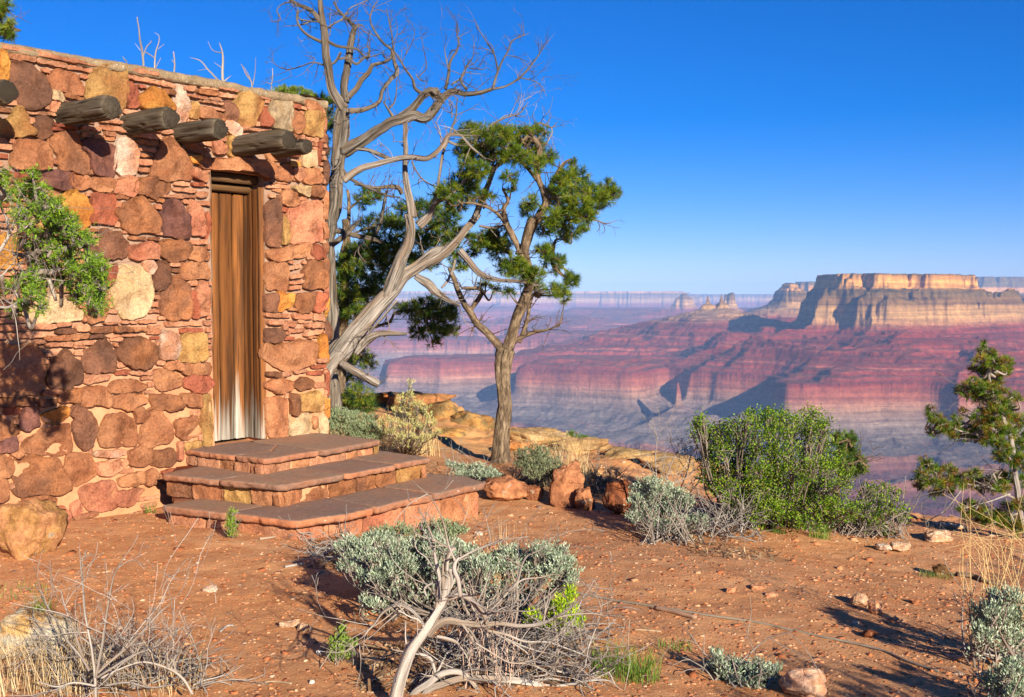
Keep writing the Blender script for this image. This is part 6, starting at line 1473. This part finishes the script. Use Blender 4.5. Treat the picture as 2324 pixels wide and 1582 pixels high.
DB = '''640,1400,14 640,1150,12 622,1000,10 600,860,9 578,700,8 560,560,7 545,450,6 540,255,2
640,1150,10 680,950,9 705,780,8 730,620,7 755,480,6 790,400,4 835,308,1
600,1100,10 540,1000,9 440,880,8 380,760,7 320,670,6 280,590,5 228,525,2
560,1020,8 510,860,7 480,780,6 445,690,6 425,630,5 408,560,2
440,640,4 460,590,3 472,530,1
650,1120,9 760,1020,9 860,930,8 960,830,8 1060,720,6 1140,655,2
640,1150,8 760,1080,8 900,1000,7 1050,940,6 1150,850,4 1280,770,1
680,1150,9 800,1090,8 960,1040,8 1120,1080,8 1220,1150,9 1290,1260,10
1050,940,5 1180,960,4 1240,990,3
780,900,4 860,780,4 900,700,3 885,610,2
700,900,4 770,860,4 830,840,3 930,760,1
620,1000,5 560,950,4 500,700,3 540,500,1
690,980,4 850,870,3 960,860,2
740,600,3 700,560,2 720,500,1
580,720,3 640,700,2 650,655,1
400,800,4 330,720,3 240,660,2 190,690,1
980,1000,4 1000,850,3 1000,700,2 1000,590,1
1100,900,3 1180,740,2 1228,668,1
860,930,4 1000,900,3 1120,800,2
540,1000,5 420,1010,5 300,950,4 200,960,2
1120,1080,6 1180,1000,5 1200,900,3
640,1200,8 500,1180,8 380,1210,7 250,1180,5
700,1200,8 850,1180,8 1000,1220,7 1150,1200,5'''
dead_tree('dry_bush', 'leafless pale dry bush with two tall stalks in the bottom left foreground', 3.6, [(T6, DB)], 1450, trunk_n=0, twig_mul=1.2, cat='dry bush', mat=M_TWIG, amp=.35, base=groundP(215, 1575))
brush('brushwood', 'dense thicket of fine grey twigs at the foot of the dry bush bottom left', 'brushwood', 150, (120, 470), (1520, 1590), 75, (.08, .26), .0022, 1.4)
gm = MB(); r_ = np.random.default_rng(81)
for gx_, n__ in ((20, 60), (80, 60), (140, 50), (190, 50), (250, 36), (330, 24), (420, 20)): grass_blades(gm, groundP(gx_, 1578), n__, .26, .12, r_, TAN, .0018, .4)
single(gm, 'dry_grass', M_DRY, groundP(120, 1578), 'stand of dry straw-coloured grass along the bottom left edge', 'dry grass')
grass('small green grass tuft beside the lichen-covered rock at lower left', 90, 1402, 90, .10, .07, GRN, 91)
grass('green grass sprig in front of the lichen-covered rock at lower left', 52, 1478, 50, .12, .025, GRN, 92)
grass('sparse green grass patch at the left edge below the building', 40, 1352, 60, .04, .16, GRN, 93)
grass('fresh green grass clump right of the dead branches at the bottom', 1420, 1540, 300, .12, .13, GRN, 94)
grass('low green tuft near the pipe in the middle of the bare ground', 1530, 1478, 60, .05, .08, GRN, 95)
grass('thin green tuft at the foot of the big green bush', 1862, 1223, 110, .12, .07, GRN, 96)
grass('small green tuft under the left half of the big green bush', 1765, 1212, 60, .07, .06, GRN, 97)
grass('mossy green tuft beside the stump at the right', 2125, 1312, 110, .04, .10, ((120, 130, 56), (96, 108, 50)), 98)
grass('tuft of pale stalks standing in front of the bottom step', 1165, 1230, 30, .17, .16, TAN, 99, w_=.002, lean=.1)
grass('green weedy tuft at the foot of the wall left of the steps', 340, 1165, 40, .07, .04, GRN, 100)
grass('dry pinkish stalks rising in front of the fallen dead branch', 1120, 1560, 34, .34, .12, ((214, 180, 158), (196, 160, 138)), 101, w_=.003, lean=.3)
# shrubs standing just outside the frame, whose shadows fall into it
shrub('sagebrush', 'tall sagebrush standing outside the right edge of the picture nearest the viewer', (2.0, 2.1, 0.0), 2.1, T8, '5100,1500,600,500,2.1 5700,1400,700,500,2.1 5500,1900,900,600,2.1 6000,1800,600,600,2.1', 60, SAGE, spread=.15, dens=.28, bare=40)
shrub('cliffrose_bush', 'green bush standing outside the right edge of the picture beyond the straw-topped sagebrush', (4.3, 4.4, -.3), 4.4, T8, '5400,500,400,260,4.4 5800,380,420,280,4.4 6100,560,350,240,4.4 5600,800,600,240,4.4', 61, GREEN, kind='leaf', spread=.3, dens=.35, bare=30)
# ------------------------------------------------------------------ rocks and litter
def rock_mesh(size, seed, cols, nf=13, rough=.13, res=(56, 34)):
    rng = np.random.default_rng(seed); nrm = unit(nf, rng); dist = rng.uniform(.66, .98, nf)
    bx_ = norm(np.array([(1, 0, 0), (-1, 0, 0), (0, 1, 0), (0, -1, 0), (0, 0, 1), (0, 0, -1)], float) + rng.normal(0, .16, (6, 3))); nrm = np.concatenate([nrm, bx_]); dist = np.concatenate([dist, rng.uniform(.76, .95, 6)])
    u = np.linspace(0, 2 * math.pi, res[0], endpoint=False); v = np.linspace(.02, math.pi - .02, res[1])
    U, Vv = np.meshgrid(u, v); D = np.stack([np.sin(Vv) * np.cos(U), np.sin(Vv) * np.sin(U), np.cos(Vv)], -1)
    k = (D @ nrm.T) / dist; r = 1 / np.maximum(k.max(-1), .55)
    r = r * (1 + rough * fbm(D * 2.5 + seed, 4, 7) * 1.6 + rough * .8 * fbm(D * 6 + seed, 5, 8))
    V = D * r[..., None] * np.asarray(size)
    nz = np.clip(fbm(D * 2.2 + seed * 3, 4, 12) * 2 + .5, 0, 1)[..., None]
    C = lin(cols[0]) * (1 - nz) + lin(cols[1]) * nz
    n, m = res[1], res[0]; i = np.arange(n - 1)[:, None] * m; j = np.arange(m)[None]; j2 = (j + 1) % m
    F = np.stack([i + j, i + m + j, i + m + j2, i + j2], -1).reshape(-1, 4)
    return V.reshape(-1, 3), F, C.reshape(-1, 3)
def boulder(label, px, pyb, w_, h, cols, seed, name='boulder', cat='boulder', dep=None, thick=.8, group=None, nf=13, yaw=0.0, sink=.25):
    b = groundP(px, pyb) if dep is None else P(px, pyb, dep); k = b[1] / 2570; s = np.array([w_ / 2 * k * 1.08, w_ / 2 * k * thick, h * k / (2 - sink * 1.0) * 1.12])
    V, F, C = rock_mesh(s, seed, cols, nf); b = b + np.array([0, s[1] * .6, 0])
    c, s_ = math.cos(yaw), math.sin(yaw); V = np.c_[V[:, 0] * c - V[:, 1] * s_, V[:, 0] * s_ + V[:, 1] * c, V[:, 2]]
    mb = MB(); mb.add(V + b + np.array([0, 0, s[2] * (1 - sink)]), [F], C, V * 1.0 + seed)
    return single(mb, name, M_BOULDER, b, label, cat, group, smooth=True)
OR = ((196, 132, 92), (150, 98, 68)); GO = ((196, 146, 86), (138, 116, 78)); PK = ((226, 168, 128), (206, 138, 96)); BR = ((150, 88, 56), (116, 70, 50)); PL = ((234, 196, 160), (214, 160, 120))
boulder('low flat-topped orange boulder touching the right end of the bottom step', 1150, 1140, 108, 52, OR, 3)
boulder('small rounded orange boulder between the flat one and the pointed one', 1212, 1138, 46, 30, OR, 5)
boulder('tall pointed orange boulder beyond the steps', 1284, 1152, 74, 88, OR, 9, nf=9)
boulder('small angular orange boulder leaning on the right of the pointed one', 1328, 1160, 46, 46, OR, 12)
boulder('dark brown boulder left of the sagebrush mound', 1403, 1168, 70, 74, BR, 15, nf=10)
boulder('big ochre block with lichen at the foot of the wall on the left edge', 34, 1270, 132, 112, ((204, 146, 100), (186, 138, 84)), 29, thick=.9, nf=6)
boulder('pale lichen-crusted orange rock at the lower left edge', 62, 1492, 210, 92, ((226, 178, 110), (206, 196, 170)), 25, thick=.7)
boulder('pinkish pale rock at the bottom beside the small sagebrush', 1826, 1588, 116, 58, ((236, 190, 156), (214, 156, 118)), 34, nf=14)
boulder('cream-topped stone lying on the bare ground, left of a pair', 1954, 1377, 42, 24, PL, 35, name='stone', cat='stone')
boulder('rounded tan stone lying on the bare ground, right of a pair', 1991, 1399, 34, 26, PK, 37, name='stone', cat='stone')
boulder('flat whitish stone in the path left of the large sagebrush', 474, 1346, 34, 12, ((240, 220, 200), (226, 190, 160)), 39, name='stone', cat='stone')
boulder('broad pale stone at the edge of the shadow on the right', 2136, 1232, 70, 22, PL, 41, name='stone', cat='stone')
boulder('pale orange stone at the right foot of the green bushes', 2046, 1256, 46, 22, PL, 43, name='stone', cat='stone')
boulder('whitish angular stone at the right foot of the green bushes', 2008, 1252, 38, 16, ((240, 224, 206), (220, 180, 150)), 45, name='stone', cat='stone')
boulder('brown pebble-like stone in the bare ground above the shadow at right', 1976, 1452, 34, 16, BR, 47, name='stone', cat='stone')
boulder('flat pink stone half buried left of centre in the right-hand ground', 1722, 1343, 40, 9, PK, 49, name='stone', cat='stone')
boulder('small tan stone at the left end of three half buried stones', 1659, 1349, 22, 11, PK, 51, name='stone', cat='stone')
boulder('long flat tan stone at the right end of three half buried stones', 1752, 1358, 30, 7, PK, 53, name='stone', cat='stone')
boulder('reddish stone half buried near the right edge sagebrush', 2080, 1373, 26, 12, OR, 55, name='stone', cat='stone')
boulder('pale round stone in the rubble left of the twisted branch shadow', 688, 1438, 30, 17, PL, 57, name='stone', cat='stone')
boulder('long pale stone in the rubble left of the twisted branch shadow', 655, 1430, 46, 14, PL, 59, name='stone', cat='stone')
boulder('tiny white stone beside the green weed', 723, 1487, 12, 10, ((244, 236, 226), (226, 210, 196)), 61, name='stone', cat='stone')
boulder('tiny white stone near the bottom edge below the green weed', 708, 1558, 12, 9, ((244, 236, 226), (226, 210, 196)), 63, name='stone', cat='stone')
boulder('white stone on the ground above the large sagebrush', 1085, 1218, 22, 8, ((244, 230, 212), (226, 200, 176)), 65, name='stone', cat='stone')
for q, (x, y, w_, h, dp, cl, lb) in enumerate([
  (1068, 985, 96, 48, 11.9, GO, 'golden weathered ledge rock jutting out over the canyon left of the pinyon trunk'),
  (935, 925, 150, 30, 12.6, ((196, 132, 84), (150, 112, 72)), 'orange ledge rock on the rim behind the pale rabbitbrush'),
  (880, 908, 66, 14, 13.0, ((214, 128, 66), (180, 110, 56)), 'dark orange ledge rock at the left end of the rim ledges'),
  (1000, 960, 90, 40, 12.2, GO, 'lichen-yellow ledge rock between the orange ledge and the jutting one'),
  (1020, 1000, 120, 26, 11.4, GO, 'low tan ledge rock just left of the pinyon trunk'),
  (1215, 1000, 130, 24, 11.3, ((204, 168, 120), (176, 140, 92)), 'long grey-tan ledge rock on the rim just right of the pinyon trunk'),
  (1330, 1022, 120, 22, 11.0, ((200, 160, 110), (176, 140, 96)), 'flat grey-tan ledge rock under the small pinyon top on the rim'),
  (1420, 1056, 140, 30, 10.4, ((190, 156, 106), (160, 128, 84)), 'broad lichened ledge rock at the rim left of the dead shrub'),
  (1530, 1060, 120, 26, 10.2, ((190, 150, 100), (160, 128, 84)), 'lichened ledge rock behind the leafless whitish shrub'),
  (1378, 1080, 66, 16, 9.2, ((236, 186, 134), (214, 150, 100)), 'pale flat ledge rock in the orange soil behind the dark boulder'),
  (1180, 1020, 90, 14, 10.6, ((220, 150, 88), (200, 130, 76)), 'thin orange ledge rock behind the grey sagebrush by the pinyon'),
  (2150, 1203, 90, 12, 9.0, ((226, 200, 170), (200, 160, 120)), 'thin pale ledge rock at the cliff edge left of the pinyon sapling')]):
    boulder(lb, x, y + h * .25, w_ * 1.1, h * 1.3, cl, 80 + q * 3, name='ledge_rock', cat='ledge rock', dep=dp, thick=.7, group='ledge rocks along the canyon rim', nf=12, yaw=(q * 1.7) % .8 - .4, sink=.5)
m_pipe, pt_, pb_ = nodes('grey_pipe'); pf_, _ = noise_fac(pt_, attr(pt_, 'tuv').outputs['Vector'], 14); pt_.links.new(mix(pt_, pf_, (.20, .17, .13), (.30, .26, .2)), pb_.inputs['Base Color']); pb_.inputs['Roughness'].default_value = .6
stick('pipe', 'long thin grey pipe lying diagonally across the bare ground', 'pipe', [(1285, 1344), (1340, 1355), (1400, 1366), (1460, 1375), (1600, 1400), (1716, 1417), (1850, 1450), (1990, 1480), (2060, 1505), (2130, 1530)], .0048, m_pipe)
stick('wooden_lath', 'short flat wooden lath lying beside the pipe', 'lath', [(1487, 1388), (1530, 1396), (1580, 1407)], .010, M_TWIG, (1.2, .85, .65))
stick('stick', 'weathered brown branch on the ground left of the right edge sagebrush', 'stick', [(2172, 1310), (2210, 1315), (2240, 1325), (2290, 1336)], .014, M_DEAD, (.9, .75, .6))
stick('stick', 'thin grey stick lying left of the brushwood by the large sagebrush', 'stick', [(647, 1295), (668, 1290), (690, 1284)], .006, M_TWIG)
stick('stick', 'thin grey stick lying in the gravel right of the dry bush', 'stick', [(500, 1436), (515, 1430), (530, 1425)], .004, M_TWIG)
stick('stick', 'pale dry stem lying flat in the gravel near the bottom', 'stick', [(600, 1552), (630, 1554), (662, 1555)], .003, M_TWIG, (1.3, 1.1, .8))
stick('stick', 'pale straw stem lying below the wooden lath', 'stick', [(1440, 1434), (1470, 1437), (1500, 1440)], .003, M_TWIG, (1.3, 1.1, .8))
stick('stick', 'dead stick lying along the foot of the bottom step', 'stick', [(590, 1227), (625, 1222), (660, 1214)], .006, M_TWIG, (1.1, .95, .8))
stump = boulder('small weathered wood stump with moss on the right-hand ground', 2138, 1312, 34, 26, ((150, 110, 66), (96, 70, 44)), 131, name='stump', cat='stump', nf=7)
# bark litter under the dead wood: countless small chips
rng = np.random.default_rng(141); mb = MB(); n = 2600
cx = rng.choice([0, 1, 2, 3, 4], n, p=[.42, .2, .12, .14, .12]); reg = [((820, 1320), (1470, 1580)), ((700, 900), (1225, 1300)), ((1560, 1760), (1200, 1245)), ((960, 1240), (1060, 1110)), ((0, 480), (1500, 1580))]
lp_ = np.array([Gz(rng.uniform(*reg[k][0]), rng.uniform(*reg[k][1]), -.02 if k != 3 else -.1) for k in cx])
lp_[:, 2] = ground_z(lp_[:, 0], lp_[:, 1]) + .006
d = unit(n, rng); d[:, 2] *= .25; d = norm(d); s = norm(np.cross(d, np.array([0, 0, 1.0]) + .3 * unit(n, rng))) * rng.uniform(.0015, .005, (n, 1)); L_ = rng.uniform(.01, .06, (n, 1))
quad_mesh(mb, lp_ - d * L_ - s, lp_ - d * L_ + s, lp_ + d * L_ + s, lp_ + d * L_ - s, pal(((190, 150, 110), (150, 116, 84), (206, 176, 136), (120, 92, 70)), n, rng))
lt_ = mb.build('bark_litter', M_DRY); lt_['kind'] = 'stuff'; lt_['label'] = 'scattered bark chips and dead leaves on the red soil'; lt_['category'] = 'litter'
